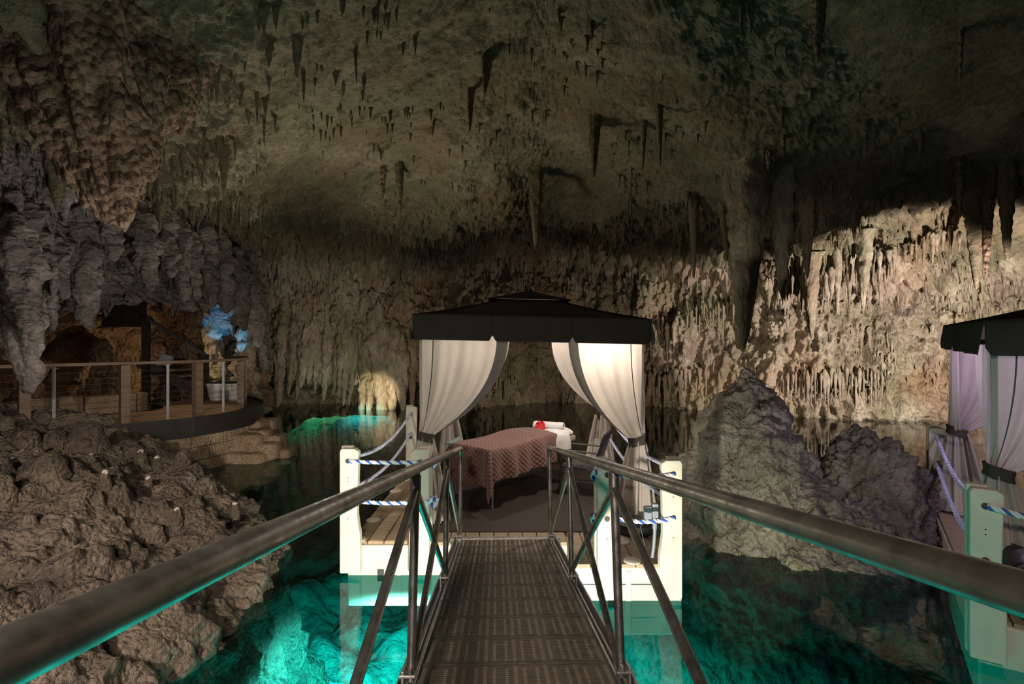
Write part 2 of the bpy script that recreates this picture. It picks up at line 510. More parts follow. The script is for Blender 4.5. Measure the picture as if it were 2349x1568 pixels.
# ================================================================== THE CAVE SHELL
#         x      y     bottom  wall top
SHORE = np.array([
    (-7.5, -5.0, 3.0, 5.4), (-8.4, 0.0, 3.0, 5.4), (-8.6, 4.0, 3.0, 5.3), (-8.2, 6.4, 2.9, 5.2), (-7.8, 8.0, 2.75, 5.1),
    (-8.2, 9.8, 3.0, 5.2), (-8.6, 11.6, 3.55, 5.3), (-8.9, 13.6, 3.5, 5.3), (-9.4, 16.4, 2.8, 5.2), (-9.6, 18.6, 0.2, 5.0), (-9.5, 19.6, -1.5, 5.0),
    (-8.0, 20.2, -1.5, 4.9), (-5.7, 20.0, -1.5, 4.8), (-3.8, 20.3, -1.5, 4.8), (-1.2, 20.8, -1.5, 5.3), (2.2, 22.6, -1.5, 5.6),
    (4.8, 20.7, -1.5, 5.0), (7.4, 19.0, -1.5, 4.4), (9.2, 17.1, -1.5, 4.0), (12.6, 16.0, -1.5, 3.8), (15.2, 15.0, -1.5, 4.0),
    (17.5, 12.0, -1.5, 5.0), (17.5, 6.0, -1.5, 5.0), (15.0, -1.0, -1.5, 5.0), (11.0, -5.0, -1.5, 5.0)])
POLE = np.array([0.5, 6.6])
ROOF = 8.7

def spline(pts, n, warp=None):
    d = np.concatenate([[0], np.cumsum(np.linalg.norm(np.diff(pts[:, :2], axis=0), axis=1))])
    t = np.linspace(0, d[-1], n) if warp is None else warp(d)
    out = np.zeros((len(t), pts.shape[1]))
    m = np.gradient(pts, d, axis=0)
    k = np.clip(np.searchsorted(d, t, side='right') - 1, 0, len(d) - 2)
    h = (d[k + 1] - d[k])[:, None]
    x = ((t - d[k]) / (d[k + 1] - d[k]))[:, None]
    out = (2 * x**3 - 3 * x**2 + 1) * pts[k] + (x**3 - 2 * x**2 + x) * h * m[k] + (-2 * x**3 + 3 * x**2) * pts[k + 1] + (x**3 - x**2) * h * m[k + 1]
    return out

def shore_warp(d):
    a, b = d[3], d[20]          # the stretch of wall in view gets most of the columns
    return np.concatenate([np.linspace(0, a, 60)[:-1], np.linspace(a, b, 1080)[:-1], np.linspace(b, d[-1], 60)])

S = spline(SHORE, 0, shore_warp)
NU = len(S)
NW, NC = 150, 250
hv = np.concatenate([np.linspace(0, 1, NW), np.ones(NC)])
cv = np.concatenate([np.zeros(NW), np.linspace(0, 1, NC + 1)[1:] ** 1.05])
bx, by, bz0, bzw = [S[:, i][:, None] for i in range(4)]
wallz = bz0 + (bzw - bz0) * hv[None]
dist_pole = np.hypot(POLE[0] - bx, POLE[1] - by)
delta = cv[None] * dist_pole
# the right wall leans back over its whole height, the left one hangs as an overhang
right = sstep(4.0, 9.5, bx)
lean = 0.35 * np.sin(hv[None] * PI) * (1 - right) - right * (1 - hv[None]) * 1.1
fx = bx + (POLE[0] - bx) * cv[None] ** 1.0
fy = by + (POLE[1] - by) * cv[None] ** 1.0
inx, iny = (POLE[0] - bx) / dist_pole, (POLE[1] - by) / dist_pole
fx = fx + inx * lean * (cv[None] == 0)
fy = fy + iny * lean * (cv[None] == 0)
roofz = bzw + (ROOF - bzw) * (1 - np.exp(-(delta / 6.0) ** 1.25))
# in the middle of the far side the roof dips to a lip in front of a dark recess
mid = np.exp(-((bx - 0.8) / 3.4) ** 2) * (by > 15)
roofz = roofz + mid * (0.9 * np.exp(-((delta - 1.0) / 1.1) ** 2) - 0.75 * np.exp(-((delta - 4.2) / 1.2) ** 2))
fz = np.where(cv[None] > 0, roofz, wallz)
P = np.stack([fx, fy, fz], -1)

def grid_normals(P):
    du = np.gradient(P, axis=0)
    dv = np.gradient(P, axis=1)
    n = np.cross(du, dv)
    return n / np.maximum(np.linalg.norm(n, axis=-1, keepdims=True), 1e-9)

N = grid_normals(P)
to_in = np.stack([0 * P[..., 0] + 0.5, 0 * P[..., 1] + 9.0, 0 * P[..., 2] + 2.5], -1) - P
N *= np.sign((N * to_in).sum(-1, keepdims=True) + 1e-9)
wallness = sstep(5.0, 0.5, delta)                       # 1 on walls, 0 far out on the roof
fringe = sstep(5.5, 2.5, delta)
vs = np.array([1.0, 1.0, 0.28])
big = fbm(P * 0.22, 3) * 0.85
col = billow(P * vs * 1.15, 3) - 1.0
cau = billow(P * np.array([2.8, 2.8, 2.0]), 3) - 1.0
fine = fbm(P * 8.0, 3)
smoothf = fbm(P @ np.array([[0.8, 0.6, 0], [-0.6, 0.8, 0], [0, 0, 1.0]]) * np.array([0.9, 2.6, 2.0]), 4)
D = big * (0.45 + 0.10 * wallness) + col * 0.34 * wallness + cau * (0.03 + 0.14 * fringe) + fine * 0.035 + smoothf * (0.13 - 0.05 * fringe)
# strata ledges that climb to the right across the sloping right wall
st = np.sin((P[..., 2] - 0.22 * (P[..., 0] - 6)) * 5.0 + 2.2 * fbm(P * 0.6, 2))
D += right * wallness * st * 0.10
low = sstep(1.3, 0.2, P[..., 2]) * (P[..., 2] < 2.0) * (bz0 < 0)
D += low * 0.18 * (1 - sstep(-2.6, -3.6, bx))
# the far left wall is undercut above the water
under = sstep(1.15, 0.35, P[..., 2]) * sstep(-2.6, -3.6, bx) * (bz0 < 0) * (cv[None] == 0)
D -= under * 1.3
P = P + N * D[..., None]
# small drips all over the fringe of the roof
drip = np.maximum(0, noise(np.stack([P[..., 0] * 4.2, P[..., 1] * 4.2, 0 * P[..., 0]], -1)) - 0.42) * 2.2
P[..., 2] -= drip * fringe * (P[..., 2] > 2.5) * 0.55
SHELL, SN = P, N

u_left = int(np.argmin(np.hypot(S[:, 0] + 9.6, S[:, 1] - 18.6)))
u_right = int(np.argmin(np.hypot(S[:, 0] - 4.0, S[:, 1] - 21.3)))
vw = NW + 28
ceiling = grid_obj('ceiling', P[:, vw - 1:], M['roof_rock'])
tag(ceiling, 'olive brown domed limestone cave roof hung with small stalactites', 'cave ceiling', kind='structure')
wall_left = grid_obj('wall_left', P[:u_left + 1, :vw], M['grey_flowstone'])
tag(wall_left, 'grey flowstone wall overhanging the boardwalk with bulbous lobes', 'cave wall', kind='structure')
wall_back = grid_obj('wall_back', P[u_left:u_right + 1, :vw], M['wall_rock'])
tag(wall_back, 'far dripstone cave wall reaching down to the dark water', 'cave wall', kind='structure')
wall_right = grid_obj('wall_right', P[u_right:, :vw], M['wall_rock'])
tag(wall_right, 'floodlit pale limestone wall with rows of stalactites on the right', 'cave wall', kind='structure')

# ---- the alcove behind the boardwalk
al = np.array([(-12.0, 1.0, 0, 0), (-12.6, 6.0, 0, 0), (-12.4, 10.0, 0, 0), (-12.2, 13.5, 0, 0), (-11.9, 16.5, 0, 0), (-11.4, 18.4, 0, 0), (-10.8, 19.6, 0, 0)])
A = spline(al, 220)
zz = np.linspace(-0.6, 4.4, 90)
PA = np.stack([A[:, 0][:, None] + 0 * zz[None], A[:, 1][:, None] + 0 * zz[None], zz[None] + 0 * A[:, :1]], -1)
PA[..., 0] += 2.4 * sstep(2.0, 4.4, PA[..., 2]) ** 1.4 * sstep(17.5, 14.0, PA[..., 1])
NA = np.array([1.0, -0.25, 0.0])
PA = PA + NA * (billow(PA * np.array([1.0, 1.0, 0.5]), 3)[..., None] - 1.0) * 0.55
alcove = grid_obj('alcove_wall', PA, M['alcove_rock'], wall_left)

# ---- stalactites: shared shapes, the big ones placed one by one, the rest spread over the fringe
def spike_arrays(seed, nr=9, ns=9, lump=0.2, blunt=0.0):
    r = np.random.RandomState(seed)
    t = np.linspace(0, 1, nr)
    rad = (1 - t) ** (0.85 if not blunt else 0.45)
    rad = rad * (1 + lump * r.uniform(-1, 1, nr)) + 0.035
    rad[-1] = 0.012
    rad[0] = 0.3
    rad[1] = max(rad[1], 0.9)
    th = np.linspace(0, 2 * PI, ns, endpoint=False)
    bend = np.cumsum(r.uniform(-0.03, 0.03, (nr, 2)), 0)
    rr = rad[:, None] * (1 + lump * r.uniform(-1, 1, (nr, ns)))
    V = np.stack([rr * np.cos(th) + bend[:, :1], rr * np.sin(th) + bend[:, 1:], -t[:, None] + 0 * rr], -1)
    return V

def spike_mesh(name, V, material):
    nr, ns = V.shape[:2]
    Vt = V.transpose(1, 0, 2)
    o = mesh_np(name, Vt.reshape(-1, 3), grid_faces(ns, nr, True), material)
    me = o.data
    bpy.data.objects.remove(o)
    return me

SPIKES = {}
for key in ('roof_rock', 'wall_rock', 'grey_flowstone', 'brown_rock'):
    SPIKES[key] = [spike_mesh('stalactite', spike_arrays(s), M[key]) for s in range(8)]

def stalactite(loc, rad, length, parent, key, rng=rnd, name='stalactite'):
    o = bpy.data.objects.new(name, rng.choice(SPIKES[key]))
    C.objects.link(o)
    o.parent = parent
    o.location = loc
    o.scale = (rad, rad * rng.uniform(0.8, 1.2), length)
    o.rotation_euler = (0, 0, rng.uniform(0, 6.28))
    return o

def at(px, py, d):
    """the world point at depth d that the photograph shows at this pixel"""
    return Vector(((px - 1174.5) / FPX * d, d, CAMZ - (py - 784.0) / FPX * d))

_sx = SHELL[..., 0] / np.maximum(SHELL[..., 1], 0.5) * FPX + 1174.5
_sy = 784.0 - (SHELL[..., 2] - CAMZ) / np.maximum(SHELL[..., 1], 0.5) * FPX
_sd = np.where(SHELL[..., 1] > 4.0, SHELL[..., 1], 999.0)
def snap(px, py, guess):
    """depth of the cave wall or roof in that direction, so that dripstone grows out of it"""
    e = (_sx - px) ** 2 + (_sy - py) ** 2
    m = np.where(e < 260, _sd, 999.0)
    d = float(m.min())
    return d if d < 900 else guess

def detailed_spike(name, top, tip, rad, material, parent, seed=0, nr=60, ns=36, lump=0.22, flute=0.10, power=0.8, closed=False):
    top, tip = Vector(top), Vector(tip)
    t = np.linspace(0, 1, nr)[None]
    th = np.linspace(0, 2 * PI, ns, endpoint=False)[:, None]
    L = (top - tip).length
    r = rad * ((1 - t) ** power + 0.02) * (1 + 0.35 * np.exp(-t * 8))
    if closed:
        r = r * np.sqrt(np.clip(t / 0.35, 0, 1)) + 0.0
    cx = lerp(top.x, tip.x, t)
    cyy = lerp(top.y, tip.y, t)
    cz = lerp(top.z, tip.z, t)
    X = np.stack([cx + r * np.cos(th), cyy + r * np.sin(th), cz + 0 * th], -1)
    q = X + seed * 3.7
    k = 1 + lump * (billow(q * np.array([1, 1, 0.8]) * (0.7 / rad) ** 0.7 * 1.5, 3) - 1.0) + flute * noise(np.stack([np.cos(th) * 3 + 0 * t, np.sin(th) * 3 + 0 * t, q[..., 2] * 0.5], -1))
    X = np.stack([cx + r * k * np.cos(th), cyy + r * k * np.sin(th), cz + 0.12 * rad * fbm(q * 3, 2)], -1)
    return grid_obj(name, X, material, parent, wrap_u=True)

# great stalactites picked out of the photograph: pixel of root, pixel of tip, depth, half width in pixels
for i, (x0, y0, x1, y1, d, hw, key) in enumerate([
        (1716, 420, 1706, 800, 13.6, 52, 'wall_rock'), (1790, 430, 1795, 690, 14.2, 30, 'wall_rock'), (1590, 470, 1592, 640, 14.5, 13, 'wall_rock'),
        (1655, 500, 1668, 600, 14.6, 12, 'wall_rock'), (1850, 470, 1852, 640, 14.2, 20, 'wall_rock'), (1858, 620, 1862, 780, 14.9, 20, 'wall_rock'),
        (1922, 600, 1920, 720, 14.9, 11, 'wall_rock'), (1950, 620, 1948, 700, 14.9, 9, 'wall_rock'), (1984, 570, 1980, 715, 14.6, 16, 'wall_rock'),
        (2232, 420, 2240, 665, 11.6, 24, 'brown_rock'), (2268, 400, 2262, 640, 11.7, 17, 'brown_rock'), (2306, 380, 2310, 600, 11.6, 20, 'brown_rock'),
        (2200, 380, 2204, 500, 12.0, 12, 'brown_rock'), (1228, 420, 1228, 572, 14.0, 19, 'roof_rock'), (1366, 290, 1362, 410, 13.0, 14, 'roof_rock'),
        (1478, 300, 1474, 395, 13.0, 8, 'roof_rock'), (1512, 260, 1514, 385, 13.0, 9, 'roof_rock'), (1724, 10, 1722, 80, 9.6, 16, 'brown_rock'),
        (1880, 0, 1874, 150, 9.8, 22, 'brown_rock'), (1702, 20, 1700, 90, 9.6, 10, 'brown_rock'), (2205, 60, 2203, 205, 9.8, 8, 'brown_rock'),
        (915, 390, 918, 500, 14.0, 12, 'brown_rock'), (880, 400, 878, 460, 14.0, 10, 'brown_rock'), (1120, 150, 1112, 220, 11.0, 17, 'brown_rock'),
        (1080, 225, 1078, 302, 11.4, 13, 'brown_rock'), (815, 135, 818, 195, 10.8, 6, 'brown_rock'), (695, 175, 697, 238, 11.2, 7, 'brown_rock'),
        (588, 230, 590, 290, 11.5, 6, 'brown_rock'), (606, 290, 606, 340, 12.0, 5, 'brown_rock'), (684, 110, 680, 178, 11.0, 16, 'brown_rock')]):
    d = snap(x0, y0, d)
    root, tip = at(x0, y0, d), at(x1, y1, d)
    if y0 < 560:
        rx, ry, rz_ = [SHELL[:, NW + 2:, k] for k in range(3)]
        near = np.unravel_index(np.argmin((rx - root.x) ** 2 + (ry - root.y) ** 2), rx.shape)
        root.z = max(root.z, float(rz_[near])) + (0.12 if y0 < 380 else 0.55)
    else:
        root.z += 0.5
    ln = math.hypot(root.x - tip.x, root.z - tip.z)
    prt = ceiling if y0 < 560 else wall_right
    detailed_spike('stalactite', root, tip, hw / FPX * d * (0.75 if key == 'brown_rock' and y0 < 380 else 1), M['roof_rock' if key == 'brown_rock' and i % 2 else key], prt, i, 44, 26, 0.2 if hw > 15 else 0.08, 0.2, 0.62)

# the rest by chance, heavier towards the walls
rs = np.random.RandomState(5)
cand_u = rs.randint(70, NU - 70, 60000)
cand_v = rs.randint(40, NW + NC - 30, 60000)
dl = delta[cand_u, cand_v]
cp = SHELL[cand_u, cand_v]
dens = np.where(dl < 0.01, 0.45, np.exp(-((dl - 1.4) / np.where(cp[:, 0] > 3, 3.0, 1.9)) ** 2) + 0.022)
lc = sstep(11.0, 15.0, cp[:, 1])
dens = dens * np.where(cp[:, 2] < 0.9, 0.0, 1.0)
clump = sstep(-0.1, 0.35, fbm(cp * np.array([0.6, 0.6, 0.6]), 2))
keep = rs.rand(60000) < dens * (0.12 + 0.88 * clump)
cand_u, cand_v, dl, cp = cand_u[keep], cand_v[keep], dl[keep], cp[keep]
ln = rs.gamma(2.0, 0.10, len(cp)) + 0.06
ln = np.where(dl > 7, np.minimum(ln, 0.35) + 0.10, ln)
ln = np.minimum(ln, 1.3)
rd = 0.018 + ln * rs.uniform(0.05, 0.15, len(cp))
cp = cp.copy()
cp[:, 2] += rd * 1.2 + 0.05
cp += SN[cand_u, cand_v] * (-0.02)
# which show largest
vis = (cp[:, 1] > 5) & (np.abs(cp[:, 0]) < cp[:, 1] * 1.0) & ((cp[:, 2] - CAMZ) < cp[:, 1] * 0.66)
score = np.where(vis, ln * np.sqrt(rd) / np.maximum(cp[:, 1], 1), 0)
order = np.argsort(-score)
for i in order[:250]:
    if dl[i] > 0.01 and cand_v[i] >= vw:
        prt, key = ceiling, ('roof_rock' if dl[i] < 5 else 'brown_rock')
    elif cand_u[i] < u_left:
        prt, key = wall_left, 'grey_flowstone'
    elif cand_u[i] < u_right:
        prt, key = wall_back, 'wall_rock'
    else:
        prt, key = wall_right, 'wall_rock'
    stalactite(tuple(cp[i]), rd[i], ln[i], prt, key)

def spike_field(name, pts, rad, length, material, parent, seed):
    r = np.random.RandomState(seed)
    base = [spike_arrays(40 + k, 5, 6) for k in range(6)]
    f0 = grid_faces(6, 5, True)
    allv, allf = [], []
    n = len(pts)
    pick = r.randint(0, 6, n)
    th = r.uniform(0, 6.28, n)
    off = 0
    for k in range(6):
        idx = np.where(pick == k)[0]
        b = base[k].transpose(1, 0, 2).reshape(-1, 3)
        c, s = np.cos(th[idx])[:, None], np.sin(th[idx])[:, None]
        x = (b[None, :, 0] * c - b[None, :, 1] * s) * rad[idx][:, None] + pts[idx, 0][:, None]
        y = (b[None, :, 0] * s + b[None, :, 1] * c) * rad[idx][:, None] + pts[idx, 1][:, None]
        z = b[None, :, 2] * length[idx][:, None] + pts[idx, 2][:, None]
        allv.append(np.stack([x, y, z], -1).reshape(-1, 3))
        allf.append((f0[None] + (np.arange(len(idx)) * len(b))[:, None, None]).reshape(-1, 4) + off)
        off += len(idx) * len(b)
    o = mesh_np(name, np.concatenate(allv), np.concatenate(allf), material, parent)
    o['kind'] = 'stuff'
    return o

rest = order[250:]
isroof = (dl[rest] > 0.01) & (cand_v[rest] >= vw)
for msk, prt, key, nm in ((isroof, ceiling, 'roof_rock', 'small_stalactites'),
                          (~isroof & (cand_u[rest] < u_left), wall_left, 'grey_flowstone', 'small_stalactites'),
                          (~isroof & (cand_u[rest] >= u_left) & (cand_u[rest] < u_right), wall_back, 'wall_rock', 'small_stalactites'),
                          (~isroof & (cand_u[rest] >= u_right), wall_right, 'wall_rock', 'small_stalactites')):
    q = rest[msk]
    spike_field(nm, cp[q], rd[q], ln[q], M[key], prt, 3)
# rows of organ-pipe stalactites along ledges of the lit wall: pixel line, depth, how many, length in pixels
def pipe_row(px0, py0, px1, py1, d0, d1, n, lpx, parent, key, seed, wpx=4.0):
    r = random.Random(seed)
    for k in range(n):
        t = (k + r.uniform(-0.3, 0.3)) / max(1, n - 1)
        d = lerp(d0, d1, t)
        qx, qy = lerp(px0, px1, t), lerp(py0, py1, t) + r.uniform(-12, 12)
        p = at(qx, qy, snap(qx, qy, d) + r.uniform(-0.08, 0.02))
        stalactite(p, wpx / FPX * d * r.uniform(0.6, 1.4), lpx / FPX * d * r.uniform(0.45, 1.15), parent, key, r)
pipe_row(1800, 855, 2025, 850, 15.6, 14.8, 26, 95, wall_right, 'wall_rock', 1, 4.5)
pipe_row(1490, 740, 1690, 690, 17.0, 15.6, 20, 95, wall_right, 'wall_rock', 2, 5)
pipe_row(1480, 850, 1620, 850, 17.4, 16.6, 13, 90, wall_right, 'wall_rock', 3, 6)
pipe_row(1820, 640, 2060, 590, 14.8, 14.0, 18, 100, wall_right, 'wall_rock', 4, 6)
pipe_row(1990, 590, 2200, 520, 14.4, 13.4, 14, 70, wall_right, 'wall_rock', 5, 5)
pipe_row(970, 870, 1160, 860, 19.6, 19.8, 18, 60, wall_back, 'wall_rock', 6, 4)
pipe_row(1180, 640, 1420, 650, 17.5, 17.2, 20, 40, wall_back, 'wall_rock', 7, 3)

# lobes and pendants of the left wall: root px, tip px, depth, half width px
LOBES = [(40, 330, 30, 600, 8.6, 40), (100, 430, 105, 670, 8.6, 44), (70, 560, 72, 902, 7.5, 52), (165, 470, 160, 615, 9.0, 26), (205, 480, 205, 752, 9.0, 46),
         (260, 440, 262, 600, 9.2, 34), (150, 560, 145, 690, 8.6, 36), (10, 520, 8, 800, 7.9, 40), (300, 470, 300, 620, 10.4, 26), (345, 500, 346, 668, 10.2, 36),
         (392, 470, 392, 640, 11.2, 30), (330, 560, 330, 640, 10.3, 22), (425, 520, 422, 690, 12.0, 30), (455, 560, 452, 690, 12.6, 24), (485, 540, 486, 705, 13.4, 30),
         (520, 560, 520, 720, 14.4, 30), (560, 600, 560, 760, 15.4, 28), (590, 640, 592, 800, 16.4, 28), (610, 700, 605, 860, 17.0, 22), (118, 620, 122, 760, 8.3, 30)]
for i, (x0, y0, x1, y1, d, hw) in enumerate(LOBES):
    root = at(x0, y0, d)
    root.z += 0.5
    root.x -= 0.25
    detailed_spike('flowstone_lobe', root, at(x1, y1, d), hw / FPX * d, M['grey_flowstone'], wall_left, 50 + i, 60, 36, 0.42, 0.15, 0.42, True)
# pendants of the far wall that reach almost to the water
for i, (x0, y0, x1, y1, d, hw) in enumerate([(640, 740, 636, 935, 16.8, 22), (700, 800, 690, 890, 18.2, 18), (745, 770, 742, 920, 18.6, 17), (795, 760, 788, 932, 18.8, 16), (765, 840, 766, 905, 18.6, 10),
                                             (812, 800, 800, 930, 18.8, 11), (860, 780, 880, 960, 18.9, 40), (835, 800, 828, 960, 18.9, 20), (910, 820, 925, 950, 19.2, 22), (685, 840, 680, 915, 18.0, 12), (720, 830, 722, 900, 18.4, 12), (660, 790, 662, 905, 18.0, 14), (775, 790, 778, 915, 18.6, 13), (850, 800, 845, 962, 18.9, 18), (895, 800, 900, 960, 18.9, 22), (940, 800, 945, 935, 19.2, 16), (715, 770, 706, 880, 18.4, 16)]):
    d = snap(x0, y0 + 10, d) - 0.12
    root = at(x0, y0, d)
    root.z += 1.2
    root.y += 0.6
    detailed_spike('stalactite', root, at(x1, y1, d), hw / FPX * d, M['wall_rock'], wall_back, 90 + i, 50, 30, 0.35, 0.2, 0.5, True)
# the great brown pendant of the roof, upper left
def pendant(name, tip, top, rad, seed, material):
    return detailed_spike(name, top, tip, rad, material, ceiling, seed, 200, 150, 0.20, 0.30, 0.80)
pendant('rock_pendant', at(268, 520, 7.2), (-6.0, 7.0, 8.9), 2.0, 3, M['brown_rock'])
pendant('rock_pendant', at(366, 318, 6.9), (-4.95, 6.6, 8.9), 0.55, 5, M['brown_rock'])
pendant('rock_pendant', at(20, 180, 7.0), (-7.2, 6.6, 8.6), 1.0, 8, M['brown_rock'])
pendant('rock_pendant', at(300, 60, 6.2), (-4.7, 6.0, 8.8), 0.5, 12, M['brown_rock'])

# ================================================================== POOL
gx = np.linspace(-13, 18, 260)
gy = np.linspace(-4, 24, 240)
GX, GY = np.meshgrid(gx, gy, indexing='ij')
q = np.stack([GX, GY, 0 * GX], -1)
bed = -2.4 + 0.5 * fbm(q * 0.35, 3) + 0.26 * (billow(q * 0.9, 3) - 1.0) + 0.05 * fbm(q * 3, 2)
shelf = np.exp(-(((GX + 5.8) / 3.0) ** 2 + ((GY - 18.9) / 2.0) ** 2) ** 2)
bed = bed * (1 - shelf) + shelf * (-0.22 + 0.10 * (billow(q * 1.6, 3) - 1.0))
bed = bed + 0.5 * sstep(-1.0, -3.2, GX) * sstep(9, 7, GY)
bed = bed - 1.6 * np.exp(-((GX - 4.2) / 2.6) ** 2 - ((GY - 3.5) / 3.0) ** 2)
floor = grid_obj('floor', np.stack([GX, GY, bed], -1), M['pool_bed'])
tag(floor, 'pale cracked limestone bed of the clear turquoise pool', 'pool floor', kind='structure')
wb = MB()
wb.box((2.5, 9.5, -3.0), (34, 31, 6.0))
water = wb.build('pool_water', M['water'])
tag(water, 'still clear turquoise and dark green cave pool water', 'water', kind='stuff')

# ================================================================== ROCKS IN THE WATER
def height_rock(name, x0, x1, y0, y1, n, m, hfun, material, disp, seed, label, cat='rock'):
    X, Y = np.meshgrid(np.linspace(x0, x1, n), np.linspace(y0, y1, m), indexing='ij')
    Z = hfun(X, Y)
    Pq = np.stack([X, Y, Z], -1)
    Nq = grid_normals(Pq)
    Nq *= np.sign(Nq[..., 2:3] + 1e-9)
    q = Pq + seed
    d = sum(a * ((billow(q * f, 3) - 1.0) if f < 2 else fbm(q * f, 3) * 1.2) for f, a in disp)
    d = d + 0.010 * fbm(q * 24, 2)
    Pq = Pq + Nq * d[..., None]
    o = grid_obj(name, Pq, material)
    tag(o, label, cat)
    return o, Pq

# outcrop in the left foreground, its waterline as y -> x
WL = np.array([(-1.0, -1.9), (1.0, -2.05), (2.5, -2.25), (3.8, -2.4), (4.4, -2.45), (5.3, -2.5), (6.4, -2.75), (7.0, -3.35), (7.6, -3.9), (8.2, -4.5), (9.0, -5.3), (9.8, -6.6)])
def h_out(X, Y):
    edge = np.interp(Y, WL[:, 0], WL[:, 1]) + 0.12 * noise(np.stack([Y * 1.3, Y * 0, Y * 0 + 4.0], -1))
    s = edge - X
    h = np.where(s > 0, 0.80 * (1 - np.exp(-np.maximum(s, 0) / 0.55)) + 0.15 * np.maximum(s, 0), s * 4.5)
    h = h + 0.10 * fbm(np.stack([X, Y, 0 * X], -1) * 0.8, 3)
    return np.maximum(np.minimum(h, 1.45), -3.0)
outcrop, OP = height_rock('rock_outcrop', -9.6, -1.2, 0.6, 9.9, 420, 420, h_out, M['outcrop_rock'], [(0.9, 0.16), (4.6, 0.06), (11.0, 0.03)], 3.0,
                          'rough brown limestone outcrop with knobs beside the left handrail')
def knob(name, loc, r, h, parent, material, seed, tip=False):
    prof = [(1.5, -0.9), (1.3, 0.1), (1.0, 0.45), (0.82, 0.75), (0.55, 0.93), (0.2, 1.0)]
    if tip:
        prof = [(0.8, -0.2), (1.0, 0.2), (0.98, 0.5), (0.8, 0.8), (0.45, 0.96), (0.1, 1.0)]
    t = np.linspace(0, 1, 18)
    pr = np.array([p[0] for p in prof])
    pz = np.array([p[1] for p in prof])
    k = np.linspace(0, 1, len(prof))
    R = np.interp(t, k, pr)[None] * r
    Z = np.interp(t, k, pz)[None] * h
    th = np.linspace(0, 2 * PI, 20, endpoint=False)[:, None]
    X = np.stack([R * np.cos(th), R * np.sin(th), Z + 0 * th], -1)
    kx = 1 + 0.22 * fbm(X / r * 1.2 + seed, 2)
    X = np.stack([R * kx * np.cos(th) + loc[0], R * kx * np.sin(th) + loc[1], Z + 0 * th + loc[2]], -1)
    X[:, -1] = X[:, -1].mean(0)
    return grid_obj(name, X, material, parent, wrap_u=True)
def ground(px, py, PG):
    """where the ray through this pixel meets the rock"""
    xs = (PG[..., 0] / np.maximum(PG[..., 1], 0.1)) * FPX + 1174.5
    ys = (CAMZ - PG[..., 2]) / np.maximum(PG[..., 1], 0.1) * FPX + 784
    e = np.where((xs - px) ** 2 + (ys - py) ** 2 < 120, PG[..., 1], 99)
    if e.min() > 90:
        e = (xs - px) ** 2 + (ys - py) ** 2
    i = np.unravel_index(np.argmin(e), e.shape)
    return PG[i]
for i, (px, py, rp, hp, wht) in enumerate([(250, 1110, 10, 34, 1), (347, 1115, 9, 26, 1), (330, 1048, 10, 22, 1), (357, 1060, 9, 24, 1), (415, 1195, 9, 30, 1), (547, 1165, 8, 20, 1),
                                           (130, 1010, 22, 34, 0), (205, 1005, 30, 46, 0), (262, 1000, 18, 30, 0), (120, 1060, 24, 34, 0), (65, 1195, 12, 28, 0), (10, 1130, 22, 44, 0),
                                           (425, 1050, 14, 30, 0), (70, 1005, 20, 22, 0), (275, 1260, 18, 30, 0), (190, 980, 14, 26, 0), (15, 975, 12, 30, 0), (365, 1230, 16, 30, 0), (232, 1140, 10, 20, 0), (212, 1045, 7, 10, 1)]):
    g = ground(px, py, OP)
    s = g[1] / FPX
    knob('stalagmite', g, rp * s, hp * s, outcrop, M['outcrop_rock'], i)
    if wht:
        knob('calcite_tip', g + np.array([0, 0, hp * s * 0.62]), rp * s * 0.72, hp * s * 0.46, outcrop, M['white_tip'], i + 30, True)

# the island to the right of the dock
def h_isl(X, Y):
    def cone(cx, cyy, top, r, p, sl=1.0, sr=1.0, sy=1.0):
        d = np.sqrt(((X - cx) / np.where(X < cx, sl, sr)) ** 2 + ((Y - cyy) / sy) ** 2) / r
        return top - (top + 0.1) * d ** p
    a = cone(3.36, 7.4, 2.16, 1.22, 1.30, 1.08, 0.88, 1.1)
    b = cone(4.78, 7.1, 1.28, 0.92, 2.3, 0.95, 1.05, 1.0)
    c = cone(5.40, 6.9, 0.74, 0.40, 2.2)
    e = cone(4.0, 6.7, 0.58, 1.40, 2.6, 1.05, 1.15, 0.75)
    k = 9.0
    h = np.log(np.exp(k * np.clip(a, -3, 3)) + np.exp(k * np.clip(b, -3, 3)) + np.exp(k * np.clip(c, -3, 3)) + np.exp(k * np.clip(e, -3, 3))) / k
    return np.maximum(h, -2.9)
island, IP = height_rock('rock_island', 1.2, 6.6, 4.6, 9.6, 300, 300, h_isl, M['island_rock'], [(1.3, 0.12), (5.5, 0.055), (12.0, 0.035)], 21.0,
                         'grey pointed limestone island rising from the water right of the tent')

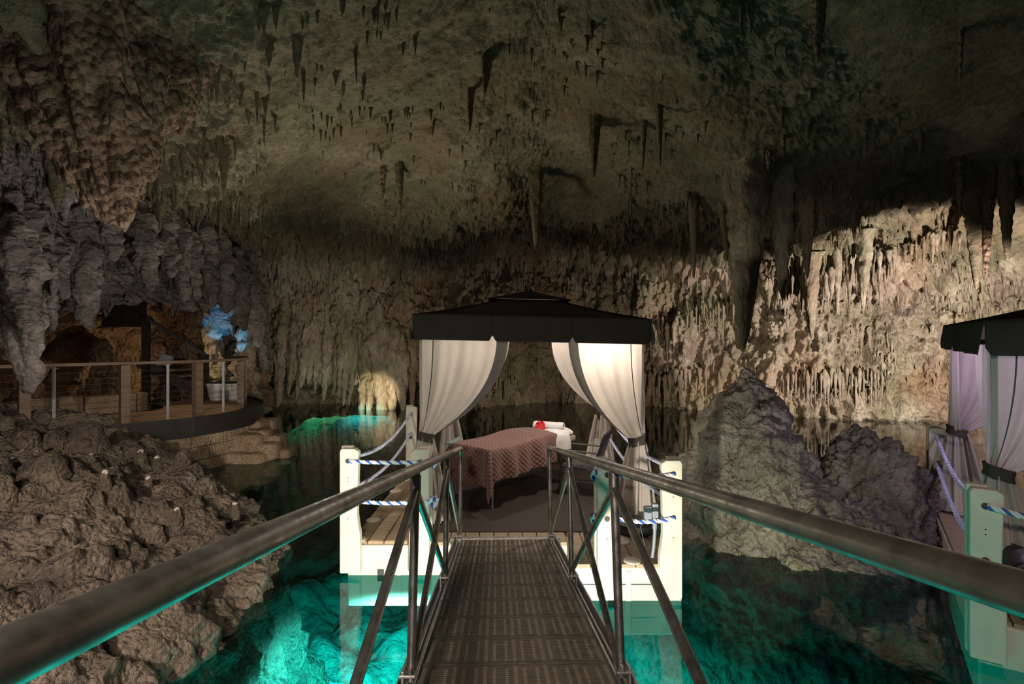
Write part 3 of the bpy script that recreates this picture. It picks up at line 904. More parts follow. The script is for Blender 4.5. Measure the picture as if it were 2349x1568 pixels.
# ================================================================== GANGWAY
SL = math.atan(0.171)
gw = empty('gangway', (0.09 - 0.0288 * 5.62, 5.62, 0.40), (-SL, 0, 0.0288))
tag(gw, 'sloping aluminium gangway with pipe handrails and brown grating deck', 'gangway')
HW = 0.455
def side_pts(s):
    return s * (HW + 0.045)
PITCH = 0.335
NP = 21
def panel_mesh():
    a, b = MB(), MB()
    ln = PITCH - 0.012
    a.box((0, -ln + 0.012, 0), (2 * HW, 0.024, 0.03))
    a.box((0, -0.012, 0), (2 * HW, 0.024, 0.03))
    n = 14
    for k in range(n):
        y = -0.036 - (ln - 0.072) * k / (n - 1)
        a.box((0, y, 0.0), (2 * HW, 0.0105, 0.026))
    for k in range(7):
        x = lerp(-HW + 0.02, HW - 0.02, k / 6)
        b.box((x, -ln / 2, 0.0), (0.020, ln - 0.02, 0.030))
    for k in range(6):
        for o in (-0.03, 0.03):
            x = lerp(-HW + 0.02, HW - 0.02, (k + 0.5) / 6) + o
            for j in range(n - 1):
                y = -0.036 - (ln - 0.072) * (j + 0.5) / (n - 1)
                b.box((x, y, 0.001), (0.016, 0.011, 0.027))
    return a, b
pa, pb = panel_mesh()
p0 = pa.build('deck_panel', M['grate'], gw)
r0 = pb.build('panel_ribs', M['grate_rib'], p0)
p0.location = (0, -0.08, 0)
for k in range(1, NP):
    c = p0.copy(); C.objects.link(c); c.parent = gw; c.location = (0, -0.08 - k * PITCH, 0)
    d = r0.copy(); C.objects.link(d); d.parent = c
LB = -0.08 - NP * PITCH
for s in (-1, 1):
    b = MB()
    x = s * (HW + 0.045)
    b.box((x, LB / 2, -0.04), (0.085, -LB, 0.03))
    b.box((x - s * 0.034, LB / 2, -0.01), (0.014, -LB, 0.07))
    b.box((x + s * 0.036, LB / 2, -0.04), (0.012, -LB, 0.15))
    b.box((x + s * 0.004, LB / 2, -0.02), (0.014, -LB, 0.05))
    b.build('side_beam', M['alu'], gw, bevel=0.003)
b = MB(); b.box((0, -0.02, 0.012), (2 * HW + 0.26, 0.09, 0.03)); b.box((0, -0.075, 0.004), (2 * HW, 0.02, 0.03))
b.build('toe_plate', M['alu'], gw, bevel=0.004)
b = MB(); b.tube([(-HW, 0.02, -0.02), (HW, 0.02, -0.02)], 0.022, 12)
b.build('hinge_pin', M['alu'], gw, smooth=True)
RH = 0.965
for s in (-1, 1):
    x = s * (HW + 0.03)
    post_y = [-0.04, -1.64, -3.26]
    bend = [(x, -7.2, RH)] + [(x, -0.16, RH), (x, -0.09, RH - 0.008), (x, -0.055, RH - 0.035), (x, -0.04, RH - 0.09)]
    MB().tube(bend, 0.0255, 20).build('handrail', M['galv'], gw, smooth=True)
    MB().tube([(x, -0.04, RH - 0.085), (x, -0.02, 0.09)], 0.021, 16).build('end_post', M['galv'], gw, smooth=True)
    for y in post_y[1:]:
        MB().tube([(x, y, RH), (x, y, 0.02)], 0.021, 16).build('post', M['galv'], gw, smooth=True)
        MB().tube([(x, y, RH - 0.03), (x, y, RH - 0.13)], 0.0265, 16).build('post_collar', M['galv'], gw, smooth=True)
    br = [((x, post_y[1], RH - 0.1), (x, -0.06, 0.08)), ((x, post_y[2], RH - 0.1), (x, post_y[1], 0.08)), ((x, post_y[1] - 0.03, RH - 0.12), (x, post_y[2] + 0.04, 0.05)),
          ((x, post_y[2], RH - 0.1), (x, -5.25, 0.05))]
    for a_, b_ in br:
        MB().tube([a_, b_], 0.0185, 14).build('diagonal_brace', M['galv'], gw, smooth=True)
    for y in post_y:
        b = MB(); b.box((x + s * 0.01, y, 0.055), (0.075, 0.10, 0.012)); b.box((x + s * 0.032, y, 0.03), (0.012, 0.09, 0.09)); b.tube([(x, y - 0.035, 0.06), (x, y - 0.035, 0.085)], 0.012, 8); b.tube([(x, y + 0.035, 0.06), (x, y + 0.035, 0.085)], 0.012, 8)
        b.build('post_foot', M['alu'], gw, bevel=0.002)

# ================================================================== DOCKS
DECK = 0.35
def rounded_top(w_, h_, n=5, r=0.03):
    o = [(-w_ / 2, 0)]
    o += [(-w_ / 2 + r - r * math.cos(a), h_ - r + r * math.sin(a)) for a in [PI / 2 * k / n for k in range(n + 1)]]
    o += [(w_ / 2 - r + r * math.sin(a), h_ - r + r * math.cos(a)) for a in [PI / 2 * k / n for k in range(n + 1)]]
    o += [(w_ / 2, 0)]
    return o

def stanchion(parent, x, y, flip=1, top=1.03, foot=-0.30, rz=0.0):
    """moulded plastic guard post bolted to the face of the float, one step in its thickness"""
    root = MB()
    H = top - foot
    out = [(-0.10, 0), (-0.10, H - 0.03), (-0.085, H), (0.055, H), (0.10, H - 0.03), (0.085, H * 0.55), (0.085, 0.62), (0.10, 0.50), (0.115, 0.42), (0.115, 0)]
    root.prism([(flip * a, b) for a, b in (out if flip > 0 else out[::-1])], -0.05, 0.045)
    o = root.build('guard_post', M['dock'], parent, bevel=0.012, seg=3)
    o.location = (x, y, DECK + foot)
    o.rotation_euler = (0, 0, rz)
    b = MB()
    b.prism([(flip * a, c) for a, c in ([(-0.115, 0), (-0.115, H + 0.012), (0.02, H + 0.012), (0.03, 0)] if flip > 0 else [(-0.115, 0), (-0.115, H + 0.012), (0.02, H + 0.012), (0.03, 0)][::-1])], 0.048, 0.12)
    b.build('post_web', M['dock'], o, bevel=0.012, seg=3)
    for hz in (H - 0.13, H - 0.55):
        ring = MB(); ring.tube([(flip * -0.01, -0.056, hz), (flip * -0.01, -0.046, hz)], 0.026, 14)
        ring.build('rope_hole', M['dark_plug'], o, smooth=True)
    MB().tube([(flip * -0.01, -0.054, 0.55), (flip * -0.01, -0.045, 0.55)], 0.024, 14).build('bolt_cap', M['dock'], o, smooth=True)
    for hz in (H - 0.31, H - 0.35, H - 0.74, H - 0.78):
        MB().tube([(flip * -0.01, -0.053, hz), (flip * -0.01, -0.045, hz)], 0.006, 6).build('screw', M['dark_plug'], o)
    return o

def float_block(parent, x0, x1, y0, y1, seed, seam=False, lap=0.15):
    b = MB()
    b.box(((x0 + x1) / 2, (y0 + y1) / 2, -0.01), (x1 - x0, y1 - y0, 2 * DECK + 0.02 - 0.06))
    o = b.build('float_block', M['dock'], parent, bevel=0.02, seg=3)
    n = max(2, int((x1 - x0) / 0.42))
    for k in range(1, n):
        x = lerp(x0, x1, k / n)
        g = MB(); g.box((x, y0 - 0.004, 0.0), (0.05, 0.012, 2 * DECK - 0.12))
        g.build('face_rib', M['dock'], o, bevel=0.004)
    if seam:
        g = MB(); g.box(((x0 + x1) / 2, y0 - 0.003, 0.16), (x1 - x0 - 0.02, 0.008, 0.008))
        g.build('seam', M['dark_plug'], o)
    g = MB(); g.box((x0 + 0.36, y0 - 0.003, 0.0), (0.07, 0.01, 0.13))
    g.build('drain_slot', M['dark_plug'], o, bevel=0.003)
    return o

def deck_planks(parent, x0, x1, y0, y1, wdt=0.155, gap=0.012, ribs=False, along='y'):
    span = (x1 - x0) if along == 'y' else (y1 - y0)
    n = max(1, round(span / wdt))
    st = span / n
    me = None
    for k in range(n):
        if along == 'y':
            c = (x0 + (k + 0.5) * st, (y0 + y1) / 2, DECK - 0.02)
            sz = (st - gap, y1 - y0, 0.04)
        else:
            c = ((x0 + x1) / 2, y0 + (k + 0.5) * st, DECK - 0.02)
            sz = (x1 - x0, st - gap, 0.04)
        if me is None:
            b = MB(); b.box((0, 0, 0), sz)
            if ribs:
                m = int((y1 - y0) / 0.03)
                for j in range(m):
                    b.box((0, -sz[1] / 2 + (j + 0.5) * sz[1] / m, 0.021), (sz[0] * 0.84, 0.014, 0.006))
            o = b.build('deck_plank', M['dock_top'], parent)
            me = o.data
        else:
            o = link(bpy.data.objects.new('deck_plank', me), parent)
        o.location = c

def rope(name, pts, r, label, group=None, pitch=0.075, knots=True):
    """three laid strands along a sagging path; pts are world points"""
    pts = [np.array(p, float) for p in pts]
    seg = [np.linalg.norm(pts[i + 1] - pts[i]) for i in range(len(pts) - 1)]
    L = sum(seg)
    n = max(24, int(L / pitch * 9))
    cum = np.concatenate([[0], np.cumsum(seg)])
    t = np.linspace(0, L, n)
    PP = np.stack([np.interp(t, cum, [p[i] for p in pts]) for i in range(3)], -1)
    T = np.gradient(PP, axis=0)
    T /= np.linalg.norm(T, axis=1, keepdims=True)
    a = np.cross(T, np.array([0.13, 0.27, 1.0]))
    a /= np.linalg.norm(a, axis=1, keepdims=True)
    b = np.cross(T, a)
    e = empty(name, tuple(pts[0]))
    tag(e, label, 'rope', group)
    for k in range(3):
        ph = 2 * PI * t / pitch + 2 * PI * k / 3
        Q = PP + (a * np.cos(ph)[:, None] + b * np.sin(ph)[:, None]) * r * 0.52 - pts[0]
        MB().tube([tuple(x) for x in Q], r * 0.56, 6).build('rope_strand', M['blue_rope' if k == 0 else 'white_rope'], e, smooth=True)
    return e

def sag(a, b, drop, n=16):
    a, b = np.array(a, float), np.array(b, float)
    return [a + (b - a) * t - np.array([0, 0, drop * 4 * t * (1 - t)]) for t in np.linspace(0, 1, n)]

def rope_knot(name, loc, r, label, group):
    e = empty(name, tuple(loc))
    tag(e, label, 'rope', group)
    for k, m in enumerate(('white_rope', 'blue_rope', 'white_rope')):
        pts = []
        for j in range(15):
            u = j / 14 * 2 * PI
            pts.append((r * 0.75 * math.cos(u + k * 2.1) * (0.7 + 0.3 * math.cos(2 * u)), r * 0.6 * math.sin(2 * u + k), r * math.sin(u + k * 2.1)))
        MB().tube(pts, r * 0.30, 7).build('rope_strand', M[m], e, smooth=True)
    MB().tube([(0, 0, 0), (r * 1.2, -r * 0.4, r * 0.7), (r * 1.9, -r * 0.5, r * 1.0)], r * 0.3, 7).build('rope_end', M['white_rope'], e, smooth=True)
    return e

O1 = Vector((0.24, 7.6, 0.0))
dock = empty('floating_dock', O1)
tag(dock, 'beige plastic floating dock under the near tent at the gangway end', 'dock')
for (x0, x1, y0, y1, sm) in [(-2.02, -0.90, -1.94, -0.4, 0), (-0.89, 0.36, -1.94, -0.4, 0), (0.37, 1.42, -2.50, -0.4, 1), (-2.02, -0.90, -0.39, 1.75, 0), (-0.89, 1.42, -0.39, 1.75, 0)]:
    float_block(dock, x0, x1, y0, y1, 0, bool(sm))
deck_planks(dock, -2.0, -1.27, -1.90, 1.72, 0.18, 0.014, True)
deck_planks(dock, -1.25, 0.36, -1.93, -1.5, 0.155)
deck_planks(dock, 0.38, 1.41, -2.49, -1.5, 0.155)
deck_planks(dock, 1.22, 1.41, -1.5, 1.72, 0.18)
for k in range(7):
    b = MB(); b.lathe([(0.085, 0), (0.085, 0.012), (0.07, 0.018)], (0, 0, 0), 20)
    o = b.build('deck_cap', M['dock'], dock, smooth=True)
    o.location = (-1.93 if k < 5 else 0.95, (-1.86 + 0.62 * k) if k < 5 else (-2.42 + (k - 5) * 0.5), DECK + 0.0)
W1 = lambda x, y, z: (O1.x + x, O1.y + y, z)
stanchion(dock, -1.98, -1.97, 1)
stanchion(dock, -1.22, -2.00, -1)
stanchion(dock, -2.02, 1.70, 1, 1.03)
stanchion(dock, 0.68, -2.55, 1)
stanchion(dock, 1.30, -2.52, -1)
stanchion(dock, 1.42, 1.60, -1)
hz1, hz2 = DECK + 0.90, DECK + 0.48
g = 'blue and white ropes of the near dock'
rope('rope', sag(W1(-1.98, -2.03, hz1), W1(-1.10, -2.06, hz1), 0.01, 5), 0.021, 'twisted rope high on the front left dock posts', None, 0.11)
rope('rope', sag(W1(-1.98, -2.03, hz2), W1(-1.10, -2.06, hz2), 0.02, 5), 0.021, 'twisted rope low on the front left dock posts', None, 0.11)
rope('rope', sag(W1(-1.94, -1.90, hz1 + 0.03), W1(-2.02, 1.62, hz1 + 0.03), 0.16), 0.021, 'upper sagging rope along the left side of the near dock', None, 0.07)
rope('rope', sag(W1(-1.94, -1.90, hz2 + 0.12), W1(-2.02, 1.62, hz2 + 0.10), 0.14), 0.021, 'lower sagging rope along the left side of the near dock', None, 0.07)
rope('rope', sag(W1(0.78, -2.61, hz1), W1(1.32, -2.58, hz1), 0.03, 5), 0.021, 'twisted rope high on the front right dock posts', None, 0.11)
rope('rope', sag(W1(0.78, -2.61, hz2), W1(1.32, -2.58, hz2), 0.03, 5), 0.021, 'twisted rope low on the front right dock posts', None, 0.11)
rope('rope', sag(W1(1.36, -2.42, hz1 + 0.03), W1(1.42, 1.52, hz1 + 0.03), 0.16), 0.021, 'upper sagging rope along the right side of the near dock', None, 0.07)
rope('rope', sag(W1(1.36, -2.42, hz2 + 0.1), W1(1.42, 1.52, hz2 + 0.1), 0.14), 0.021, 'lower sagging rope along the right side of the near dock', None, 0.07)
rope_knot('rope_knot', W1(-1.07, -2.07, hz1), 0.05, 'upper blue and white knot on the post left of the gangway', None)
rope_knot('rope_knot', W1(-1.07, -2.07, hz2), 0.05, 'lower blue and white knot on the post left of the gangway', None)
rope_knot('rope_knot', W1(0.55, -2.60, hz1), 0.045, 'upper blue and white knot on the post right of the gangway', None)
rope_knot('rope_knot', W1(0.55, -2.60, hz2), 0.045, 'lower blue and white knot on the post right of the gangway', None)

b = MB(); b.box((0.02, 0.0, DECK + 0.006), (2.46, 3.26, 0.012))
rug = b.build('woven_mat', M['rug']); rug.location = O1
tag(rug, 'dark brown woven floor mat covering the near dock', 'mat')

# ================================================================== TENTS
def tent(O, rz, label, cat, tilt, zoff, lit, vents=True):
    t = empty('cabana_tent', (O[0], O[1], 0), (0, 0, rz))
    tag(t, label, cat)
    E = 1.41
    zt, zb = 2.82 + zoff, 2.52 + zoff
    px, y0, y1 = 1.345, -1.28, 1.33
    def tl(p):
        return (p[0], p[1], p[2] - p[0] * tilt[0] - p[1] * tilt[1])
    # roof of four panels below a raised vent cap
    def panel(name, quad, n=14, drop=0.05, m='canopy', parent=None):
        a_, b_, c_, d_ = [np.array(q) for q in quad]
        u = np.linspace(0, 1, n)[:, None, None]
        v = np.linspace(0, 1, n)[None, :, None]
        X = (a_ * (1 - u) + b_ * u) * (1 - v) + (d_ * (1 - u) + c_ * u) * v
        X[..., 2] -= drop * np.sin(PI * v[..., 0]) * (0.4 + 0.6 * np.sin(PI * u[..., 0]))
        return grid_obj(name, X, M[m], parent or t, thick=0.006)
    h2, z2 = 0.40, 3.10 + zoff
    cs = [(-1, -1), (1, -1), (1, 1), (-1, 1)]
    for k in range(4):
        (ax, ay), (bx_, by_) = cs[k], cs[(k + 1) % 4]
        panel('roof_panel', [tl((ax * E, ay * E, zt)), tl((bx_ * E, by_ * E, zt)), tl((bx_ * h2, by_ * h2, z2)), tl((ax * h2, ay * h2, z2))])
        panel('vent_cap', [tl((ax * 0.56, ay * 0.56, z2 - 0.0)), tl((bx_ * 0.56, by_ * 0.56, z2 - 0.0)), tl((0, 0, 3.27 + zoff)), tl((0, 0, 3.27 + zoff))], drop=0.02)
        # valance of three flaps per side, rounded at the slits
        nf = 3
        for f in range(nf):
            s = np.linspace(0, 1, 26)[:, None]
            v = np.linspace(0, 1, 14)[None]
            e0, e1 = f / nf, (f + 1) / nf
            q = e0 + (e1 - e0) * s
            edge = np.minimum(s, 1 - s) * (E * 2 / nf)
            lift = 0.07 * np.clip(1 - edge / 0.05, 0, 1) ** 2.2
            gx_ = ax * E + (bx_ - ax) * E * q
            gy_ = ay * E + (by_ - ay) * E * q
            ox, oy = (ay + by_) / 2 * 0, 0
            nx, ny = (ax + bx_) / 2, (ay + by_) / 2
            wv = 0.018 * np.sin(q * 23 + k) * v + 0.03 * v
            z = zt - (zt - zb - lift) * v
            X = np.stack([gx_ + nx * wv, gy_ + ny * wv, z + 0 * gx_], -1)
            X[..., 2] -= X[..., 0] * tilt[0] + X[..., 1] * tilt[1]
            grid_obj('valance_flap', X, M['canopy'], t, thick=0.005)
    MB().lathe([(0.05, 0), (0.05, 0.03), (0.02, 0.05)], (0, 0, 3.26 + zoff), 12).build('finial', M['dark_pole'], t, smooth=True)
    # frame
    for sx in (-1, 1):
        for yy in (y0 + 0.06, y1 - 0.06):
            MB().box((sx * (px - 0.05), yy, (DECK + 2.6 + zoff) / 2 + 0.1), (0.045, 0.045, 2.5 + zoff - DECK + 0.05)).build('corner_pole', M['dark_pole'], t, bevel=0.004)
            MB().box((sx * (px - 0.05), yy, DECK + 0.02), (0.14, 0.14, 0.016)).build('foot_plate', M['dark_pole'], t, bevel=0.003)
        MB().box((sx * px, 0.02, 2.62 + zoff), (0.03, 2.6, 0.05)).build('top_beam', M['dark_pole'], t, bevel=0.003)
    for yy in (y0, y1):
        MB().box((0, yy, 2.62 + zoff), (2.69, 0.03, 0.05)).build('top_beam', M['dark_pole'], t, bevel=0.003)
    # curtains gathered to the corners
    for ci, (sx, sy) in enumerate(cs):
        cx, cyy = sx * (px + 0.01), (y0 - 0.02 if sy < 0 else y1 + 0.02)
        Lx, Ly = (1.07 if sx < 0 else 0.92), 0.75
        tz = DECK + (1.03 if ci != 1 else 0.98)
        tiex, tiey = cx - sx * 0.07, cyy - sy * 0.06
        ztop = 2.60 + zoff
        zbot = DECK + 0.03
        seed = ci * 3.1 + O[0]
        def surf(s, v, push=0.0):
            """s from -Ly to Lx along the top, v from 0 at the top over 1 at the tie to 2 at the hem"""
            s, v = np.broadcast_arrays(s, v)
            fr = (s + Ly) / (Lx + Ly)
            topx = cx - sx * np.maximum(s, 0)
            topy = cyy - sy * np.maximum(-s, 0)
            # pleats at right angles to the rail
            am = 0.022 * (0.35 + np.clip(v, 0, 1)) * np.clip(np.abs(s) * 6, 0.2, 1)
            pl = am * (np.sin(s * 17 + seed) + 0.55 * np.sin(s * 41 + 2 * seed)) + push
            topx = topx + np.where(s < 0, sx * pl, 0)
            topy = topy + np.where(s >= 0, sy * pl, 0)
            v2 = np.clip(v - 1, 0, 1)
            rb = (0.075 + 0.15 * v2 ** 0.8) + push
            ang0 = math.atan2(sy, sx)
            th = (fr - 0.5) * 5.4 * (1 if sx * sy > 0 else -1)
            rb = rb * (1 + 0.22 * np.sin(fr * 44 + seed) + 0.1 * np.sin(fr * 97))
            bx_ = tiex + rb * np.cos(ang0 + th) - sx * v2 * 0.05
            by_ = tiey + rb * np.sin(ang0 + th)
            gth = np.where(v < 1, 1 - np.clip(v, 0, 1) ** 2.1, 0.0)
            # near the pole the cloth falls straight
            X = bx_ + (topx - bx_) * gth
            Y = by_ + (topy - by_) * gth
            Z = np.where(v < 1, ztop + (tz - ztop) * v, tz + (zbot - tz) * v2)
            Z = Z - 0.10 * np.clip(s / Lx, 0, 1) * np.sin(np.clip(v, 0, 1) * PI) * 0.4
            return np.stack([X, Y, Z], -1)
        vv = np.concatenate([np.linspace(0, 1, 60), np.linspace(1, 2, 40)[1:]])[None]
        cur = grid_obj('curtain', surf(np.linspace(-Ly, Lx, 150)[:, None], vv), M['curtain'], t)
        grid_obj('hem_band', surf(np.linspace(Lx * 0.87, Lx, 10)[:, None], np.linspace(0, 0.985, 60)[None], 0.006), M['hem'], cur)
        grid_obj('zip_strip', surf(np.linspace(0.16, 0.172, 3)[:, None], np.linspace(0, 0.97, 60)[None], 0.006), M['zip'], cur)
        th = np.linspace(0, 2 * PI, 28, endpoint=False)[:, None]
        z = np.linspace(-0.055, 0.055, 6)[None]
        r = 0.098 + 0.008 * np.sin(th * 5) + 0.012 * np.abs(z) / 0.055
        X = np.stack([tiex + r * np.cos(th), tiey + r * np.sin(th), tz + z + 0.03 * np.cos(th) * sx], -1)
        grid_obj('tie_band', X, M['tie'], t, wrap_u=True, thick=0.006)
    # lamps under the roof
    for (lx, ly, pw, colr) in lit:
        b = MB(); b.lathe([(0.02, 0.14), (0.05, 0.12), (0.06, 0.06), (0.055, 0.055)], (lx, ly, 2.60 + zoff), 16)
        b.build('lamp_shade', M['dark_pole'], t, smooth=True)
        l = lamp('tent_lamp', 'POINT', (lx, ly, 2.60 + zoff), pw, colr, None, 0.05)
        l.parent = t
    return t

tent1 = tent(O1, 0.0, 'dark brown cabana tent with tied white curtains at the gangway end', 'tent', (0.022, 0.0), 0.0, [(0.85, -0.75, 100, (1.0, 0.86, 0.72)), (-0.7, -0.5, 38, (1.0, 0.86, 0.74)), (0.5, 0.8, 22, (1.0, 0.88, 0.78))])

R2 = math.radians(-34)
O2 = Vector((6.03, 4.89, 0))
tent2 = tent(O2, R2, 'second cabana tent with lilac lit curtains cut off at the right', 'tent', (0.0, -0.012), -0.10, [(-0.75, -0.3, 40, (0.86, 0.66, 1.0)), (-0.6, 0.7, 26, (0.84, 0.66, 1.0))])
dock2 = empty('floating_dock', O2, (0, 0, R2))
tag(dock2, 'beige floating dock under the second tent at the right edge', 'dock')
for (x0, x1, y0, y1) in [(-1.52, -0.4, -1.94, -0.2), (-0.39, 1.6, -1.94, -0.2), (-1.52, -0.4, -0.19, 1.5), (-0.39, 1.6, -0.19, 1.5)]:
    float_block(dock2, x0, x1, y0, y1, 1)
deck_planks(dock2, -1.50, 1.58, -1.92, 1.48, 0.18)
stanchion(dock2, -1.48, -1.97, 1)
stanchion(dock2, -1.46, 1.50, 1)
stanchion(dock2, -0.70, -1.99, -1)
R2m = Matrix.Rotation(R2, 4, 'Z')
def W2(x, y, z):
    v = R2m @ Vector((x, y, 0)) + O2
    return (v.x, v.y, z)
rope('rope', sag(W2(-1.48, 1.42, hz1 + 0.03), W2(-1.48, -1.88, hz1), 0.16), 0.022, 'upper rope along the near side of the right hand dock', None, 0.07)
rope('rope', sag(W2(-1.48, 1.42, hz2 + 0.1), W2(-1.48, -1.88, hz2), 0.14), 0.022, 'lower rope along the near side of the right hand dock', None, 0.07)
rope('rope', sag(W2(-1.48, -2.03, hz1), W2(-0.6, -2.05, hz1), 0.05, 6), 0.022, 'twisted rope at the front of the right hand dock', None, 0.11)
# dark bench-like tub on the second dock
b = MB()
b.prism([(-0.3, 0), (0.3, 0), (0.36, 0.42), (0.30, 0.46), (-0.30, 0.46), (-0.36, 0.42)], -0.3, 0.3)
tub = b.build('black_tub', M['black'], bevel=0.03, seg=3)
tub.location = W2(-0.95, -1.55, DECK)
tub.rotation_euler = (0, 0, R2)
tag(tub, 'black plastic tub on the right hand dock at the picture edge', 'tub')

# ================================================================== MASSAGE TABLE AND BEDDING
TA = math.atan2(0.73, 0.68)
tb = empty('massage_table', (0.09, 7.58, DECK + 0.012), (0, 0, TA))
tag(tb, 'massage table with chrome legs standing on the dark mat', 'table')
TL, TW, TH = 1.86, 0.72, 0.74
MB().box((0, 0, TH - 0.05), (TL, TW, 0.09)).build('padded_top', M['vinyl'], tb, bevel=0.03, seg=3)
MB().box((0, 0, TH - 0.11), (TL - 0.08, TW - 0.08, 0.04)).build('under_frame', M['dark_steel'], tb)
for sx in (-1, 1):
    for sy in (-1, 1):
        x, y = sx * (TL / 2 - 0.16), sy * (TW / 2 - 0.06)
        leg = MB().tube([(x, y, TH - 0.12), (x + sx * 0.05, y, 0.30)], 0.02, 12).build('leg', M['white_pot'], tb, smooth=True)
        MB().tube([(x + sx * 0.05, y, 0.33), (x + sx * 0.06, y, 0.0)], 0.016, 12).build('leg_tip', M['chrome'], leg, smooth=True)
        MB().lathe([(0.023, 0), (0.023, 0.03)], (x + sx * 0.051, y, 0.27), 12).build('leg_collar', M['dark_plug'], leg, smooth=True)
        MB().tube([(x + sx * 0.05, y, 0.32), (x - sx * 0.34, y, TH - 0.14)], 0.009, 8).build('leg_brace', M['chrome'], tb, smooth=True)

def drape(name, x0, x1, y0, y1, hx0, hx1, hy, z0, hump, material, nx=150, ny=110, off=0.012, uv=True, wav=0.05, edge_fun=None):
    """cloth spread over the table rectangle: hangs where it passes the edges"""
    u = np.linspace(x0 - hx0, x1 + hx1, nx)[:, None]
    v = np.linspace(y0 - hy, y1 + hy, ny)[None]
    u, v = np.broadcast_arrays(u, v)
    ex = np.where(u < x0, x0 - u, np.where(u > x1, u - x1, 0)) * (1 if True else 0)
    ey = np.where(v < y0, y0 - v, np.where(v > y1, v - y1, 0))
    cxx = np.clip(u, x0, x1)
    cyy = np.clip(v, y0, y1)
    e = np.hypot(ex, ey)
    dx = np.where(e > 1e-6, np.sign(u - cxx) * ex / np.maximum(e, 1e-6), 0)
    dy = np.where(e > 1e-6, np.sign(v - cyy) * ey / np.maximum(e, 1e-6), 0)
    corner = (ex > 0) & (ey > 0)
    run = np.where(ey > ex, u, v)
    fold = np.sin(run * 21 + np.where(ey > ex, 1.0, 2.5)) * 0.6 + np.sin(run * 9.5 + 0.7) * 0.6
    ang = np.arctan2(ey, ex)
    cf = np.cos(4 * (ang - PI / 4)) * np.sin(2 * ang)
    flare = 0.045 * (1 - np.exp(-e / 0.05)) + np.clip(e / 0.3, 0, 1) * wav * np.where(corner, cf * 1.4, fold) + 0.10 * e * np.where(corner, 1.6 * np.sin(2 * ang), 0.35)
    X = cxx + dx * flare
    Y = cyy + dy * flare
    Z = z0 + off + hump(cxx, cyy) - np.where(e > 0, np.maximum(e - 0.02, 0) * 0.985, 0)
    Pd = np.stack([X, Y, Z + 0 * X], -1)
    return grid_obj(name, Pd, material, None, thick=0.008, uv=np.stack([u, v], -1))

def hump(x, y):
    h = 0.10 * np.exp(-((x - 0.22) / 0.42) ** 2) + 0.03 * np.exp(-((x + 0.75) / 0.3) ** 2) + 0.012 * np.sin(x * 7) * np.cos(y * 6)
    return h * (0.65 + 0.35 * np.cos(np.clip(y / 0.36, -1, 1) * PI / 2))
cover = drape('quilted_cover', -0.93, 0.42, -0.36, 0.36, 0.50, 0.0, 0.42, TH, hump, M['quilt'], 170, 150, 0.03)
cover.location = tb.location
cover.rotation_euler = tb.rotation_euler
tag(cover, 'brown quilted cover draped over the massage table', 'blanket')
sheet = drape('white_sheet', 0.30, 0.72, -0.36, 0.36, 0.0, 0.0, 0.24, TH, hump, M['linen'], 50, 100, 0.014, wav=0.02)
sheet.location = tb.location
sheet.rotation_euler = tb.rotation_euler
tag(sheet, 'white sheet folded out from under the quilted cover', 'sheet')

def cushion(name, loc, size, rz, material, label, cat, seed=0, p=0.5, tiltx=0.0):
    u = np.linspace(0, 2 * PI, 48, endpoint=False)[:, None]
    v = np.linspace(-PI / 2, PI / 2, 26)[None]
    sgn = lambda a, k: np.sign(a) * np.abs(a) ** k
    X = np.stack([sgn(np.cos(u), p) * sgn(np.cos(v), 0.6), sgn(np.sin(u), p) * sgn(np.cos(v), 0.6), sgn(np.sin(v), 0.9) + 0 * u], -1) * np.array(size) / 2
    X *= (1 + 0.07 * fbm(X * 7 + seed, 3))[..., None]
    o = grid_obj(name, X, material, None, wrap_u=True)
    o.location = loc
    o.rotation_euler = (tiltx, 0, rz)
    tag(o, label, cat)
    return o
Tm = Matrix.Translation(tb.location) @ Matrix.Rotation(TA, 4, 'Z')
def WT(x, y, z):
    return tuple(Tm @ Vector((x, y, z)))
cushion('pillow', WT(0.74, -0.05, TH + 0.035), (0.40, 0.60, 0.15), TA, M['linen'], 'white pillow at the head of the massage table', 'pillow', 2.0)
# rolled towel lying across the pillow
n = 70
th = np.linspace(0, 5.2 * PI, n)[:, None]
rr = 0.018 + 0.052 * th / (5.2 * PI)
yy = np.linspace(-0.24, 0.24, 22)[None]
X = np.stack([rr * np.cos(th) + 0 * yy, yy + 0.01 * np.sin(th * 0.7), rr * np.sin(th) * 0.85 + 0 * yy], -1)
X += 0.004 * fbm(X * 14, 2)[..., None]
towel = grid_obj('rolled_towel', X, M['linen'], None, thick=0.012)
towel.location = WT(0.66, -0.03, TH + 0.135)
towel.rotation_euler = (0, 0, TA + 0.35)
tag(towel, 'rolled white towel lying on the pillow', 'towel')
fl = empty('hibiscus_flower', WT(0.50, 0.0, TH + 0.125))
tag(fl, 'red hibiscus flower resting beside the rolled towel', 'flower')
for k in range(5):
    a = 2 * PI * k / 5 + 0.3
    u = np.linspace(0, 1, 9)[:, None]
    v = np.linspace(-1, 1, 7)[None]
    wd = 0.045 * np.sin(np.clip(u, 0, 1) * PI * 0.82) ** 0.7 + 0.004
    l = 0.075 * u
    zz_ = 0.035 * u ** 2 - 0.03 * u ** 4 + 0.008 * np.sin(v * 5) * u + 0.02 * v ** 2 * u
    X = np.stack([l * math.cos(a) - wd * v * math.sin(a), l * math.sin(a) + wd * v * math.cos(a), zz_ + 0 * v], -1)
    # face the flower to the front
    X = np.stack([X[..., 0], -X[..., 2], X[..., 1] + 0.02], -1)
    grid_obj('petal', X, M['red_petal'], fl, thick=0.002)
MB().tube([(0, 0, 0.02), (0.01, -0.05, 0.035), (0.02, -0.085, 0.055)], 0.005, 7).build('stamen', M['yellow'], fl, smooth=True)

